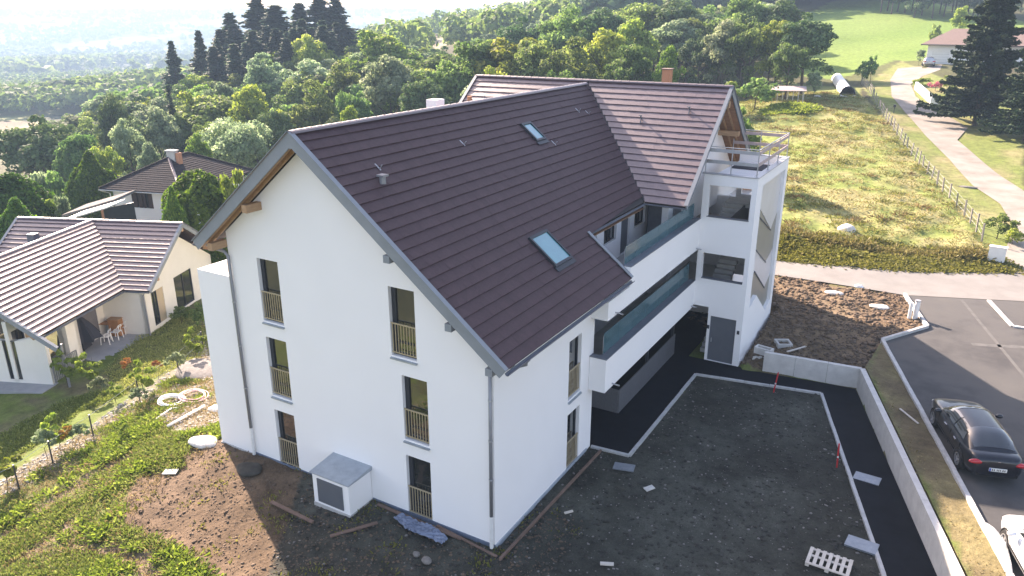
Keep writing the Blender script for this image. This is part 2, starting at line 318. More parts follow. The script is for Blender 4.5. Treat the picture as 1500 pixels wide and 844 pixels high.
def quads(name, C, A, B, tint, m, extra=None):
    """many four-sided leaves: centres C, half axes A and B"""
    n = len(C); V = np.empty((n, 4, 3)); V[:, 0] = C-A-B; V[:, 1] = C+A-B*.6; V[:, 2] = C+A*.9+B; V[:, 3] = C-A*.8+B*.8
    V = V.reshape(-1, 3); me = bpy.data.meshes.new(name); me.vertices.add(n*4); me.vertices.foreach_set('co', V.ravel())
    me.loops.add(n*4); me.loops.foreach_set('vertex_index', np.arange(n*4)); me.polygons.add(n)
    me.polygons.foreach_set('loop_start', np.arange(n)*4); me.polygons.foreach_set('loop_total', np.full(n, 4))
    at = me.attributes.new('tint', 'FLOAT', 'POINT'); at.data.foreach_set('value', np.repeat(np.clip(tint, 0, 1), 4))
    me.materials.append(M(m)); me.update(); me.validate(); return me
def unit(a): return a/np.maximum(np.linalg.norm(a, axis=-1, keepdims=True), 1e-9)
def leafaxes(N, size, asp=.75):
    r = unit(rng.normal(size=N.shape)); a = unit(np.cross(N, r)); b = np.cross(N, a); s = np.asarray(size)[:, None] if np.ndim(size) else size
    return a*s, b*s*asp

# ------------------------------------------------------------------ the ground as one sheet
Z0 = [(0,-9),(16.45,-9),(8.2,17.12),(4.1,16.76),(3.2,16.7),(3.2,23.5),(-1.7,24),(-1.7,6.8),(0,6.8)]
Z1 = [(8.45,17.25),(16.7,-9),(34,-9),(34,29),(15,30.6),(8.98,28.2),(10.34,23.67),(8.62,20.72)]
_h0 = hgt
def hgt(x, y):
    h = _h0(x, y); x = np.atleast_1d(np.asarray(x, float)); y = np.atleast_1d(np.asarray(y, float))
    h = np.where(inpoly(x, y, Z0), -.02, h); return np.where(inpoly(x, y, Z1), .97, h)
def pp(L): return [tuple(gp(u, v))[:2] for u, v in L]
SLOPE_SOIL = pp([(335,650),(300,632),(282,645),(262,690),(215,690),(185,720),(182,770),(262,800),(310,850),(420,880)])+[(-3,-12),(2,-12),(2,3)]
MOUND = [(3.0,16.8),(4.2,16.8),(8.3,17.2),(8.62,20.72),(10.34,23.67),(8.98,28.2),(2.25,28.3),(-3,28.3),(-3,24)]
PLOT = [(0,-12),(17,-9),(10.5,4.7),(6.93,15.8),(1.57,14.9),(1.58,6.98),(.1,6.8),(-2,3),(-8,0)]
MEADOW = pp([(1090,130),(1262,140),(1300,180),(1340,235),(1390,290),(1430,340),(1450,380),(1300,378),(1140,372),(1080,360)])
VERGE = pp([(1130,380),(1150,340),(1300,352),(1470,380),(1500,400),(1300,396),(1180,386)])
LAWN = pp([(1085,150),(1150,120),(1262,128),(1255,155),(1180,180),(1100,205),(1080,200)])
FIELD = pp([(1165,110),(1180,20),(1230,0),(1330,0),(1400,12),(1460,20),(1500,30),(1500,60),(1350,90),(1310,90),(1225,118)])
RIGHTLAWN = pp([(1262,128),(1320,90),(1345,100),(1500,170),(1500,400),(1450,385),(1390,290),(1340,235),(1300,180)])
GARDEN1 = pp([(155,545),(225,470),(262,455),(300,480),(300,520),(215,560),(180,575)])
GARDEN2 = pp([(0,640),(90,590),(150,572),(190,575),(110,610),(40,660),(0,690)])
BROWNF = pp([(600,66),(645,52),(740,42),(700,58),(640,78)])
STONY = pp([(0,705),(60,668),(130,628),(195,580),(262,535),(300,505),(322,560),(330,625),(262,640),(230,610),(262,570),(200,600),(140,645),(60,700),(0,730)])
TRK = [pp([(-20,800),(0,788),(60,745),(134,697),(190,667)]), pp([(0,838),(50,806),(100,770)]), pp([(120,800),(190,812),(240,850)])]
def trackd(x, y):
    d = np.full(x.shape, 9.)
    for P in TRK:
        for a, b in zip(P[:-1], P[1:]):
            ax, ay = a; bx, by = b; L = (bx-ax)**2+(by-ay)**2; t = np.clip(((x-ax)*(bx-ax)+(y-ay)*(by-ay))/L, 0, 1); d = np.minimum(d, np.hypot(x-ax-t*(bx-ax), y-ay-t*(by-ay)))
    return d+(vnoise(x, y, .35, 3)-.5)*.4
def zonecol(x, y):
    """what each piece of ground is made of"""
    d = np.hypot(x-CAM[0], y-CAM[1]); n = fbm(x, y, 3.1, 2); n2 = fbm(x, y, .8, 9); nb = fbm(x, y, 14., 5)
    C = np.empty(x.shape+(3,)); C[:] = (.065, .068, .032)
    def mix(mask, a, b, t):
        t = np.clip(t, 0, 1)[..., None]; c = np.array(a)*(1-t)+np.array(b)*t; C[mask] = c[mask]
    allm = np.ones(x.shape, bool); mix(allm, (.06,.055,.03), (.09,.10,.035), (nb-.3)*2.5)
    far = d > 330
    if far.any():
        rs = np.random.default_rng(5); S = []; 
        for k in range(700):
            D = 300*(26 ** rs.random()); a = rs.uniform(-.85, .75); S.append((CAM[0]+D*math.sin(-YAW+a), CAM[1]+D*math.cos(-YAW+a), D))
        S = np.array(S); pal = np.array([(.13,.17,.05),(.20,.22,.08),(.27,.23,.13),(.17,.13,.085),(.035,.05,.022),(.04,.055,.025),(.035,.05,.022),(.16,.20,.06),(.24,.25,.10)])
        pc = rs.integers(0, len(pal), len(S)); X = x[far]; Y = y[far]; D = d[far]; out = np.empty(X.shape, int)
        for i in range(0, len(X), 20000):
            s = slice(i, i+20000); q = np.hypot(X[s, None]-S[None, :, 0], Y[s, None]-S[None, :, 1])/S[None, :, 2]**.9; out[s] = q.argmin(1)
        C[far] = pal[pc[out]]
    back = ((x-CAM[0])*_f[0]+(y-CAM[1])*_f[1] < -2) | ((y < -14) & (x < 6)); near = (d < 60) & ~back; mix(back, (.06,.07,.038), (.11,.115,.06), (nb-.3)*2.5)  # ground out of view, toned for its reflection in panes and wall bounce
    mix(near, (.13,.115,.06), (.115,.155,.035), (n-.32)*3+(n2-.5)*2)
    mix(inpoly(x, y, MEADOW), (.28,.26,.115), (.175,.225,.055), (fbm(x, y, 3.2, 3)-.36)*2.8+(n2-.5)*1.2)
    mix(inpoly(x, y, VERGE), (.20,.19,.08), (.11,.16,.035), (n-.3)*3)
    mix(inpoly(x, y, LAWN), (.145,.18,.05), (.20,.21,.075), (n-.3)*2)
    mix(inpoly(x, y, FIELD), (.125,.205,.038), (.165,.24,.055), (nb-.3)*2)
    mix(inpoly(x, y, RIGHTLAWN), (.15,.185,.05), (.27,.23,.12), (n-.42)*2.5)
    mix(inpoly(x, y, GARDEN1), (.075,.095,.028), (.13,.12,.055), (n-.4)*3); mix(inpoly(x, y, GARDEN2), (.10,.135,.03), (.14,.13,.05), (n-.4)*3)
    mix(inpoly(x, y, BROWNF), (.33,.26,.17), (.30,.23,.15), n)
    mix(inpoly(x, y, STONY), (.24,.215,.175), (.14,.14,.075), (n2-.35)*3)
    mix(inpoly(x, y, SLOPE_SOIL), (.105,.072,.046), (.15,.105,.07), (n-.3)*2.5)
    mix((d < 60) & (trackd(x, y) < .33), (.15,.11,.075), (.20,.155,.11), n)
    mix(inpoly(x, y, PLOT), (.040,.040,.032), (.070,.072,.058), (n-.35)*3+(n2-.5))
    mix(inpoly(x, y, MOUND), (.125,.085,.052), (.19,.14,.09), (n-.3)*2.5+(n2-.5))
    strip = inpoly(x, y, [(8.45,17.25),(16.7,-9),(17.8,-9),(8.62,20.72)]); mix(strip, (.115,.088,.052), (.21,.175,.085), (n-.3)*2+(n2-.4)*1.5)
    return C
def soilattr(me, x, y):
    c = zonecol(x, y); a = me.attributes.new('soil', 'FLOAT_COLOR', 'POINT'); q = np.ones((len(x), 4)); q[:, :3] = c; a.data.foreach_set('color', q.ravel())
def relief(x, y):
    d = np.hypot(x-CAM[0], y-CAM[1]); r = np.zeros(x.shape)
    rough = inpoly(x, y, SLOPE_SOIL) | inpoly(x, y, MOUND); r += np.where(rough, (fbm(x, y, .4, 4)-.5)*.22+(fbm(x, y, 2.2, 6)-.5)*.22, 0)
    r += np.where(inpoly(x, y, MEADOW), (fbm(x, y, 1.3, 8)-.45)*.5+(fbm(x, y, 4., 11)-.5)*.5, 0)
    slope = (d < 60) & ~inpoly(x, y, Z0) & ~inpoly(x, y, Z1) & (x < -2) & ~inpoly(x, y, GARDEN1) & ~inpoly(x, y, GARDEN2)
    r += np.where(slope & ~rough, (fbm(x, y, 1.2, 8)-.5)*.22, 0)
    r += np.where((d < 60) & (x < 0), -.10*np.clip(1-trackd(x, y)/.4, 0, 1), 0)
    r += np.where(d > 120, (fbm(x, y, 40., 8)-.5)*3*np.clip((d-120)/200, 0, 1), 0)
    return r
def ground():
    an = np.concatenate([np.linspace(-math.pi, -.80, 50)[:-1], np.linspace(-.80, .72, 372), np.linspace(.72, math.pi, 52)[1:-1]])-YAW
    rr = np.geomspace(5., 12000., 660); x = CAM[0]+rr[:, None]*np.sin(an)[None]; y = CAM[1]+rr[:, None]*np.cos(an)[None]
    z = hgt(x, y)+relief(x, y); n, m = x.shape; V = np.stack([x, y, z], -1).reshape(-1, 3)
    V = np.vstack([V, [[CAM[0], CAM[1], h1(CAM[0], CAM[1])]]]); i = np.arange(n-1)[:, None]*m; j = np.arange(m)[None]; j2 = (j+1) % m
    F = np.stack([i+j, i+j2, i+m+j2, i+m+j], -1).reshape(-1, 4); me = bpy.data.meshes.new('ground')
    T = np.stack([np.full(m, n*m), (np.arange(m)+1) % m, np.arange(m)], -1)
    me.vertices.add(len(V)); me.vertices.foreach_set('co', V.ravel()); nl = F.size+T.size; me.loops.add(nl)
    me.loops.foreach_set('vertex_index', np.concatenate([F[:, ::-1].ravel(), T[:, ::-1].ravel()])); me.polygons.add(len(F)+len(T))
    me.polygons.foreach_set('loop_start', np.concatenate([np.arange(len(F))*4, F.size+np.arange(len(T))*3])); me.polygons.foreach_set('loop_total', np.concatenate([np.full(len(F), 4), np.full(len(T), 3)]))
    me.polygons.foreach_set('use_smooth', np.ones(len(F)+len(T), bool)); me.update(calc_edges=True); soilattr(me, V[:, 0], V[:, 1]); me.materials.append(M('ground_mix'))
    o = link('ground', me); tag(o, kind='structure'); return o
ground()
def sheet(name, poly, m, off=.05, cell=1., flat=None, rough=0., kind='structure', parent=None, fn=None, soil=False):
    bm = bmesh.new(); vs = [bm.verts.new((a, b, 0)) for a, b in poly]; ed = [bm.edges.new((vs[i], vs[(i+1) % len(vs)])) for i in range(len(vs))]
    bmesh.ops.triangle_fill(bm, edges=ed, use_beauty=True)
    xs = [p[0] for p in poly]; ys = [p[1] for p in poly]
    for lo, hi, no in ((min(xs), max(xs), (1, 0, 0)), (min(ys), max(ys), (0, 1, 0))):
        k = math.floor(lo/cell)+1
        while k*cell < hi:
            bmesh.ops.bisect_plane(bm, geom=bm.verts[:]+bm.edges[:]+bm.faces[:], plane_co=(k*cell*no[0], k*cell*no[1], 0), plane_no=no); k += 1
    bmesh.ops.triangulate(bm, faces=bm.faces[:])
    co = np.array([v.co[:] for v in bm.verts]); z = (np.full(len(co), flat) if flat is not None else hgt(co[:, 0], co[:, 1])+off)
    if rough: z = z+(fbm(co[:, 0], co[:, 1], .5, 4)-.5)*rough
    for v, a in zip(bm.verts, z): v.co.z = a
    for f in bm.faces:
        if f.normal.z < 0: f.normal_flip()
        f.smooth = True
    me = bpy.data.meshes.new(name); bm.to_mesh(me); bm.free(); me.materials.append(M(m))
    if soil: c = np.array([v.co[:] for v in me.vertices]); soilattr(me, c[:, 0], c[:, 1])
    o = link(name, me, parent); 
    if kind: tag(o, kind=kind)
    return o
PATH = [(.08,6.85),(1.58,6.98),(1.57,14.9),(6.93,15.81),(10.51,4.7),(14.8,-8.6),(16.35,-8.6),(8.09,17.01),(4.12,16.68),(3.05,16.68),(3.05,16.64),(.7,16.64),(.7,22.5),(-1.65,22.5),(-1.65,6.85)]
sheet('path', PATH, 'asphalt_new', flat=.012, cell=2)
CURBLINE = [(8.98,28.2),(10.34,23.67),(8.62,20.72),(13.4,5.03),(17.5,-8.4)]
sheet('parking', [(8.98,28.2),(10.34,23.67),(8.62,20.72),(13.4,5.03),(17.5,-8.4),(33,-8.4),(33,27.6),(15,30.55)], 'asphalt_old', flat=1.0, cell=2)
sheet('planting_strip', [(8.36,17.13),(8.3,17.3),(8.62,20.6),(13.35,5.0),(17.45,-8.4),(16.6,-8.6)], 'ground_mix', flat=1.03, cell=.3, rough=.08, soil=True)
ROADN = [(-30,26.5),(-8,28.1),(2.25,28.27),(8.98,28.2),(15.,30.55),(33,27.6)]; ROADF = [(33,35.5),(22,36.2),(14.9,36.3)]+[tuple(gp(u, v))[:2] for u, v in [(1400,397),(1300,391),(1200,383),(1140,379)]]+[(-8,31.6),(-30,30)]
sheet('road', ROADN+ROADF, 'road_pale', off=.045, cell=1.2)
DRIVE = [(1322,94),(1304,117),(1306,142),(1331,171),(1355,199),(1391,235),(1426,274),(1465,300),(1484,330),(1470,378),(1455,398),(1500,402),(1520,300),(1500,281),(1444,242),(1402,206),(1418,188),(1384,167),(1359,156),(1341,142),(1334,124),(1352,112),(1377,103),(1382,93)]
sheet('driveway', pp(DRIVE), 'gravel_drive', off=.07, cell=1.2)

# kerbs, laid stone by stone
def kerb(root, pts, wd, z0, z1, ln=1.0, name='kerb_stone', m='kerb_stone'):
    for a, b in zip(pts[:-1], pts[1:]):
        a = Vector((*a, 0)); b = Vector((*b, 0)); L = (b-a).length; n = max(1, round(L/ln)); d = (b-a)/L
        for i in range(n):
            p = a+d*(L*i/n+.006); q = a+d*(L*(i+1)/n-.006); j = random.uniform(-.006, .006); dz = random.uniform(-.006, .006)
            s = Vector((-d.y, d.x, 0))*j
            mb(m).bar(p+s+Vector((0,0,(z0+z1)/2+dz)), q+s+Vector((0,0,(z0+z1)/2+dz)), wd, z1-z0).build(name, root)
k = tag(bpy.data.objects.new('path_kerb', None), kind='structure'); col.objects.link(k)
kerb(k, [(.12,6.80),(1.62,6.92),(1.62,14.84),(6.88,15.75),(10.46,4.7),(14.7,-8.4)], .12, -.1, .07)
k = tag(bpy.data.objects.new('parking_kerb', None), kind='structure'); col.objects.link(k)
kerb(k, CURBLINE, .15, .9, 1.14)
kerb(k, [(12.94,29.5),(13.95,25.9),(16.2,26.1)], .18, .9, 1.07)
for q in ([(12.2,22.6),(16.5,24.3),(16.6,24.0),(12.3,22.3)], [(11.6,29.0),(15.6,14.5),(15.75,14.5),(11.75,29.05)]):
    sheet('tarmac_seam', q, 'asphalt_seam', flat=1.004, cell=3)
# grey tarmac wear line
rw = empty('retaining_wall', (8.1,17,0), 'low pale concrete retaining wall bent along the sunken black path', 'wall'); 
def wallseg(a, b, wd, z0, z1, parent, nm='wall_panel', m='concrete_pale'):
    o = mb(m).bar((a[0], a[1], (z0+z1)/2), (b[0], b[1], (z0+z1)/2), wd, z1-z0).build(nm, parent); return o
rw.location = (0, 0, 0)
W = [(4.14,16.79),(8.2,17.15)]; 
def along(a, b, n, g=.006):
    a = np.array(a, float); b = np.array(b, float); d = (b-a)/np.linalg.norm(b-a)
    for i in range(n): yield a+(b-a)*i/n+d*g, a+(b-a)*(i+1)/n-d*g
for a, b in along((4.14,16.79),(8.19,17.15),3): wallseg(a, b, .2, -.2, .97, rw)
for a, b in along((8.22,17.10),(16.4,-8.6),11): wallseg(a, b, .22, -.2, 1.0, rw)

# ------------------------------------------------------------------ roofs laid course by course
def courses(parent, O, U, D, N, slen, umin, umax, rows, m='tile_plum', tw=.31, th=.040, name='tile_course', jit=1.):
    """O ridge origin, U along the ridge, D down the slope, N normal; umin/umax give the edges at distance s"""
    O, U, D, N = map(Vector, (O, U, D, N)); pitch = slen/rows
    for r in range(rows):
        s0, s1 = r*pitch, (r+1)*pitch; a0, a1, b0, b1 = umin(s0), umin(s1-1e-3), umax(s0), umax(s1-1e-3)
        if b1-a1 < .15 and b0-a0 < .15: continue
        g = mb(m); n = max(1, round((max(b0, b1)-min(a0, a1))/tw)); 
        for i in range(n):
            t0, t1 = i/n, (i+1)/n; j = random.uniform(-.006, .006)*jit; k = random.uniform(-.003, .003)*jit
            def P(u0, u1, t, s, h): return O+U*(u0*(1-t)+u1*t)+D*s+N*h
            q = [P(a0, b0, t0, s0-.02, .004), P(a0, b0, t1, s0-.02, .004), P(a1, b1, t1, s1+.012+k, th+j), P(a1, b1, t0, s1+.012+k, th+j+.003), P(a1, b1, t1, s1+.012+k, -.0), P(a1, b1, t0, s1+.012+k, -.0)]
            g.add(q, [(0,3,2,1), (3,5,4,2)])
        o = g.build(name, parent, recalc=False); a_ = o.data.attributes.new('tint', 'FLOAT', 'POINT'); a_.data.foreach_set('value', np.repeat(rng.uniform(0, 1, len(g.v)//6), 6))
CT, ST = 1/math.sqrt(1.64), .8/math.sqrt(1.64)
XR, ZR = -6.4, 12.19; YV = 14.05; ZU = 7.886; XE, XC = .8, -1.02; YC = 8.27; YF = -.63
bld = empty('apartment_building', (0, 0, 0), 'white three storey apartment building with plum tiled roofs and long access balconies', 'building')
def french_window(O, U, N, w=.96, h=2.246, rail=True, sill=True, beige='metal_beige'):
    """opening corner O (outer face, lower left), U along the wall, N outward"""
    O, U, N = map(Vector, (O, U, N)); Z = Vector((0,0,1)); Q = O-N*.17
    f = mb('frame_dark'); fw = .055
    for a, b, z0, z1 in ((0, .16, 0, h), (w-fw, w, 0, h), (fw, w-fw, 0, fw), (fw, w-fw, h-fw, h), (fw, w-fw, .40, .40+fw)) if rail else ((0, fw, 0, h), (w-fw, w, 0, h), (fw, w-fw, 0, fw), (fw, w-fw, h-fw, h), (w/2-fw/2, w/2+fw/2, fw, h-fw)):
        f.obox(Q+U*(a+b)/2+Z*(z0+z1)/2, U*(b-a), N*.07, Z*(z1-z0))
    wi = f.build('window', bld)
    mb('glass').obox(Q-N*.02+U*w/2+Z*h/2, U*(w-.03), N*.02, Z*(h-.03)).build('pane', wi)
    if sill:
        s = mb('zinc'); s.add([Q+U*-.02+Z*-.01, Q+U*(w+.02)+Z*-.01, O+N*.07+U*(w+.02)-Z*.07, O+N*.07-U*.02-Z*.07, O+N*.07+U*(w+.02)-Z*.11, O+N*.07-U*.02-Z*.11, Q-Z*.11-U*.02, Q-Z*.11+U*(w+.02)], [(0,3,2,1),(3,5,4,2),(0,6,5,3),(1,2,4,7),(6,7,4,5)]); s.build('sill', wi)
    if rail:
        r = mb(beige); P = O-N*.05
        r.obox(P+U*w/2+Z*1.05, U*w, N*.04, Z*.035); r.obox(P+U*w/2+Z*.10, U*w, N*.03, Z*.03)
        n = 9
        for i in range(n): r.obox(P+U*(w*(i+.5)/n)+Z*.575, U*.02, N*.025, Z*.93)
        r.build('railing', wi)
    return wi
WH, WW = 2.246, .96
gw = [(-9.14, 0), (-9.14, 2.8), (-9.14, 5.62), (-3.27, 0), (-3.27, 2.8), (-3.61, 5.62)]
zw = lambda x: ZR-.8*abs(x-XR)-.34
# gable wall with its openings
g = mb('render_white').prism([(-10.5,-.4),(.05,-.4),(.05,zw(.05)),(XR,zw(XR)),(-10.5,zw(-10.5))],
    [[(x,z+.02),(x+WW,z+.02),(x+WW,z+WH),(x,z+WH)] for x, z in gw], (0,0,0), (1,0,0), (0,0,1), (0,-1,0), .3)
g.build('wall', bld)
for x, z in gw: french_window((x, 0, z+.02), (1,0,0), (0,-1,0), WW, WH-.02)
rwn = [(4.84, 0), (4.84, 2.8)]
g = mb('render_white').prism([(.30,-.4),(6.85,-.4),(6.85,zw(.05)),(.30,zw(.05))], [[(y,z+.02),(y+WW,z+.02),(y+WW,z+WH),(y,z+WH)] for y, z in rwn], (.05,0,0), (0,1,0), (0,0,1), (1,0,0), .3)
g.build('wall', bld)
for y, z in rwn: french_window((.05, y, z+.02), (0,1,0), (1,0,0), WW, WH-.02)
o = mb('render_white'); o.prism([(-1.65,-.3),(-.25,-.3),(-.25,zw(-.25)-.02),(-1.65,zw(-1.65)-.02)], [], (0,6.85,0), (1,0,0), (0,0,1), (0,1,0), .25); o.build('wall', bld)
mb('render_white').box(-10.5,-10.2,.3,14.6,-.6,zw(-10.5)-.05).build('wall', bld)
for bx in ((-10.5,-6.42,-.03,.0),(-4.76,.07,-.03,.0)): mb('membrane').box(bx[0],bx[1],bx[2],bx[3],-.3,.11).build('plinth', bld)
mb('membrane_pale').box(.05,.08,0,6.5,-.3,.10).build('plinth', bld)
# terrace block on the left
o = mb('render_white'); o.box(-12.3,-10.5,.02,.22,-1.5,6.95); o.box(-12.3,-12.1,.22,4.6,-2,6.95); o.box(-12.1,-10.5,4.4,4.6,-2,6.95); o.build('terrace_block', bld)
mb('concrete').box(-12.1,-10.5,.22,4.4,6.2,6.35).build('terrace_floor', bld)
mb('concrete').box(-12.33,-10.52,-.015,.02,-1.6,-.02).build('plinth', bld)
# inner walls of the walkways
bk = mb('render_white'); doors = [9.6, 13.1, 16.2]; ho = []
for fl in (0, 2.8, 5.6):
    for y in doors: ho.append([(y, fl+.02), (y+1.0, fl+.02), (y+1.0, fl+2.1), (y, fl+2.1)])
    for y in (7.6, 11.3, 14.6): ho.append([(y, fl+.9), (y+1.3, fl+.9), (y+1.3, fl+2.1), (y, fl+2.1)])
bk.prism([(6.9,-.3),(24,-.3),(24,8.6),(6.9,8.6)] if False else [(6.9,-.3),(19.5,-.3),(19.5,7.86),(6.9,7.86)], ho, (-1.65,0,0), (0,1,0), (0,0,1), (1,0,0), .25)
bk.build('wall', bld)
for fl in (0, 2.8, 5.6):
    for y in doors:
        d = mb('door_grey').box(-1.80,-1.75,y+.01,y+.99,fl+.02,fl+2.09).build('door', bld); mb('galvanised').box(-1.75,-1.70,y+.10,y+.13,fl+.95,fl+1.08).build('handle', d)
    for y in (7.6, 11.3, 14.6):
        f = mb('frame_dark'); 
        for a, b, c, d in ((y,y+.06,fl+.9,fl+2.1),(y+1.24,y+1.3,fl+.9,fl+2.1),(y+.06,y+1.24,fl+.9,fl+.96),(y+.06,y+1.24,fl+2.04,fl+2.1),(y+.62,y+.68,fl+.96,fl+2.04)): f.box(-1.82,-1.76,a,b,c,d)
        wi = f.build('window', bld); mb('glass').box(-1.81,-1.79,y+.06,y+1.24,fl+.96,fl+2.04).build('pane', wi)
# balcony slabs, parapets and copings
for fl, top in ((2.55, 3.86), (5.35, 6.80)):
    mb('concrete').box(-1.65,.45,6.86,16.66,fl+.02,fl+.25).build('balcony_floor', bld)
    p = mb('render_white'); lo = 6.5
    if top > 5: p.box(.45,.7,lo,8.4,fl,6.05); p.box(.06,.45,lo,6.72,fl,6.05); p.box(.45,.7,8.4,16.66,fl,top)
    else: p.box(.45,.7,lo,16.66,fl,top); p.box(.06,.45,lo,6.72,fl,top)
    par = p.build('parapet', bld)
    c = mb('coping'); y0 = 8.4 if top > 5 else lo-.02
    c.box(.40,.73,y0,16.62,top,top+.03)
    if top < 5: c.box(.06,.40,lo-.02,6.76,top,top+.03)
    c.build('coping', par)
    s = mb('galvanised'); s.tube([(.66,7.15,fl+.12),(1.0,7.15,fl+.10)], .03); s.tube([(.66,16.35,fl+.12),(.95,16.35,fl+.10)], .03); s.build('spout', par)
def glassmat():
    m = bpy.data.materials.new('guard_glass'); m.use_nodes = True; t = m.node_tree; t.nodes.clear(); L = t.links.new; tp = nn(t, 'ShaderNodeBsdfTransparent'); tp.inputs[0].default_value = (.30,.50,.53,1); b = nn(t, 'ShaderNodeBsdfPrincipled'); b.inputs['Roughness'].default_value = .12; b.inputs['Specular IOR Level'].default_value = 1.
    no = nn(t, 'ShaderNodeTexNoise'); no.inputs['Scale'].default_value = .8; cr = nn(t, 'ShaderNodeValToRGB'); cr.color_ramp.elements[0].color = (.06,.16,.20,1); cr.color_ramp.elements[1].color = (.11,.24,.27,1); L(no.outputs[0], cr.inputs[0]); L(cr.outputs[0], b.inputs['Base Color'])
    mx = nn(t, 'ShaderNodeMixShader'); mx.inputs[0].default_value = .62; L(tp.outputs[0], mx.inputs[1]); L(b.outputs[0], mx.inputs[2]); o = nn(t, 'ShaderNodeOutputMaterial'); L(mx.outputs[0], o.inputs[0]); MATS['guard_glass'] = m
glassmat()
for y0, z0, z1 in ((8.5,6.83,7.5),(6.9,3.89,4.68)):
    n = 7
    for i in range(n):
        a_, b_ = y0+(16.5-y0)*i/n+.01, y0+(16.5-y0)*(i+1)/n-.01; gp_ = mb('guard_glass').box(.405,.42,a_,b_,z0,z1).build('glass_panel', bld)
    for i in range(n+1): mb('galvanised').box(.38,.40,y0+(16.48-y0)*i/n,y0+(16.48-y0)*i/n+.03,z0,z1-.1).build('clamp_post', bld)
# ground floor loggia screens
gs = mb('panel_grey')
for a, b in along((.0,9.66),(.0,16.5),6): gs2 = mb('panel_grey').bar((a[0],a[1],.56),(b[0],b[1],.56),.04,1.04).build('screen_panel', bld)
mb('panel_grey').box(-1.6,-.03,9.64,9.69,.04,1.08).build('screen_panel', bld)
for y in (13.0, 16.4): mb('frame_dark').box(-.18,-.06,y,y+.12,0,2.55).build('post', bld)
# wing under the second roof
mb('render_white').box(-13,-1.9,14.65,14.9,-.5,7.9).build('wall', bld)
zg = lambda y: 12.32-.8*abs(y-19.6)-.34
o = mb('render_white'); o.prism([(15.0,6.2),(15.0,zg(15.0)),(19.6,zg(19.6)),(26.6,zg(26.6)),(26.6,6.2)], [[(17.3,8.62),(18.3,8.62),(18.3,10.5),(17.3,10.5)]], (-.25,0,0), (0,1,0), (0,0,1), (1,0,0), .3); o.build('wall', bld)
d = mb('frame_dark').box(-.46,-.42,17.3,18.3,8.62,10.5).build('window', bld); mb('glass').box(-.42,-.40,17.38,18.22,8.7,10.42).build('pane', d)
mb('render_white').box(-.55,.66,22.9,26.6,-.2,6.2).build('wall', bld)
mb('render_white').box(-13,-.25,26.35,26.6,-.5,6.0).build('wall', bld); mb('render_white').box(-13,-12.75,14.9,26.35,-.5,6.5).build('wall', bld)
mb('render_white').box(-1.7,-1.45,19.5,22.9,-.2,8.35).build('wall', bld)
mb('render_white').box(-1.45,.7,22.65,22.9,-.2,6.6).build('wall', bld)
mb('concrete').box(-1.45,.7,16.66,22.6,2.57,2.8).build('balcony_floor', bld); mb('concrete').box(-1.45,.7,16.66,22.6,5.37,5.6).build('balcony_floor', bld)
mb('coping').box(-1.4,-.2,15.6,16.6,5.6,7.75).build('door', bld)  # dark block in place of the corridor's dark recess; shade put into colour
# ------------------------------------------------------------------ stair tower
TX, TY0, TY1, TZ = 3.05, 16.66, 22.85, 8.84
o = mb('render_white')
o.prism([(.70,2.66),(.70,8.84),(3.05,8.84),(3.05,-.3),(1.44,-.3),(1.44,2.66)], [[(.98,6.92),(.98,8.36),(2.82,8.36),(2.82,6.92)], [(.95,4.02),(.95,5.24),(2.85,5.24),(2.85,4.02)], [(1.56,.02),(1.56,2.26),(2.76,2.26),(2.76,.02)]], (0,TY0,0), (1,0,0), (0,0,1), (0,-1,0), .22)
tw = o.build('stair_tower', bld)
d = mb('door_grey').box(1.56,2.76,16.74,16.79,.02,2.25).build('door', bld); mb('galvanised').box(1.66,1.70,16.68,16.74,.95,1.15).build('handle', d)
for z in (3.99+.03, 6.92): mb('coping').box(.96,2.84,16.63,16.9,z-.0,z+.025).build('coping', tw)
zz = [(17.7,2.57),(18.95,2.82),(21.4,1.25),(22.35,1.5),(22.35,8.34),(17.7,8.34)]
o = mb('render_white'); o.prism([(16.88,-.3),(22.85,-.3),(22.85,8.84),(16.88,8.84)], [zz], (TX,0,0), (0,1,0), (0,0,1), (1,0,0), .22); o.build('wall', bld)
mb('render_white').prism([(.7,-.2),(2.83,-.2),(2.83,8.84),(.7,8.84)], [[(.95,z0),(2.6,z0),(2.6,z1),(.95,z1)] for z0, z1 in ((1.2,2.5),(4.1,5.3),(6.8,8.3))], (0,22.85,0), (1,0,0), (0,0,1), (0,1,0), .22).build('wall', bld)
o = mb('render_white').box(.72,2.83,16.88,22.63,8.30,8.5).build('terrace_floor', bld)
cp = mb('galvanised'); cp.box(.60,3.09,16.62,16.92,8.84,8.87); cp.box(2.79,3.09,16.92,22.89,8.84,8.87); cp.box(.6,2.79,22.60,22.89,8.84,8.87); cp.build('coping', tw)
# metal screens in the side opening, cut along the flights
sx = 2.90
P1 = [(17.6,6.9),(18.2,7.25),(21.2,5.55),(22.45,6.3),(22.45,8.4),(17.6,8.4)]
P2 = [(17.6,4.6),(18.4,5.2),(20.9,3.95),(22.45,4.3),(22.45,6.27),(21.2,5.52),(18.2,7.22),(17.6,6.87)]
P3 = [(17.6,3.4),(18.6,4.1),(21.3,2.5),(22.45,2.9),(22.45,4.27),(20.9,3.92),(18.4,5.17),(17.6,4.57)]
P4 = [(17.6,2.3),(18.95,2.6),(21.4,1.05),(22.45,1.2),(22.45,2.87),(21.3,2.47),(18.6,4.07),(17.6,3.37)]
for P, m, dx in ((P1,'screen_pale',0),(P2,'screen_olive',.02),(P3,'screen_pale',0.01),(P4,'screen_olive',.02)):
    mb(m).prism(P, [], (sx-dx,0,0), (0,1,0), (0,0,1), (1,0,0), .012).build('screen_panel', bld)
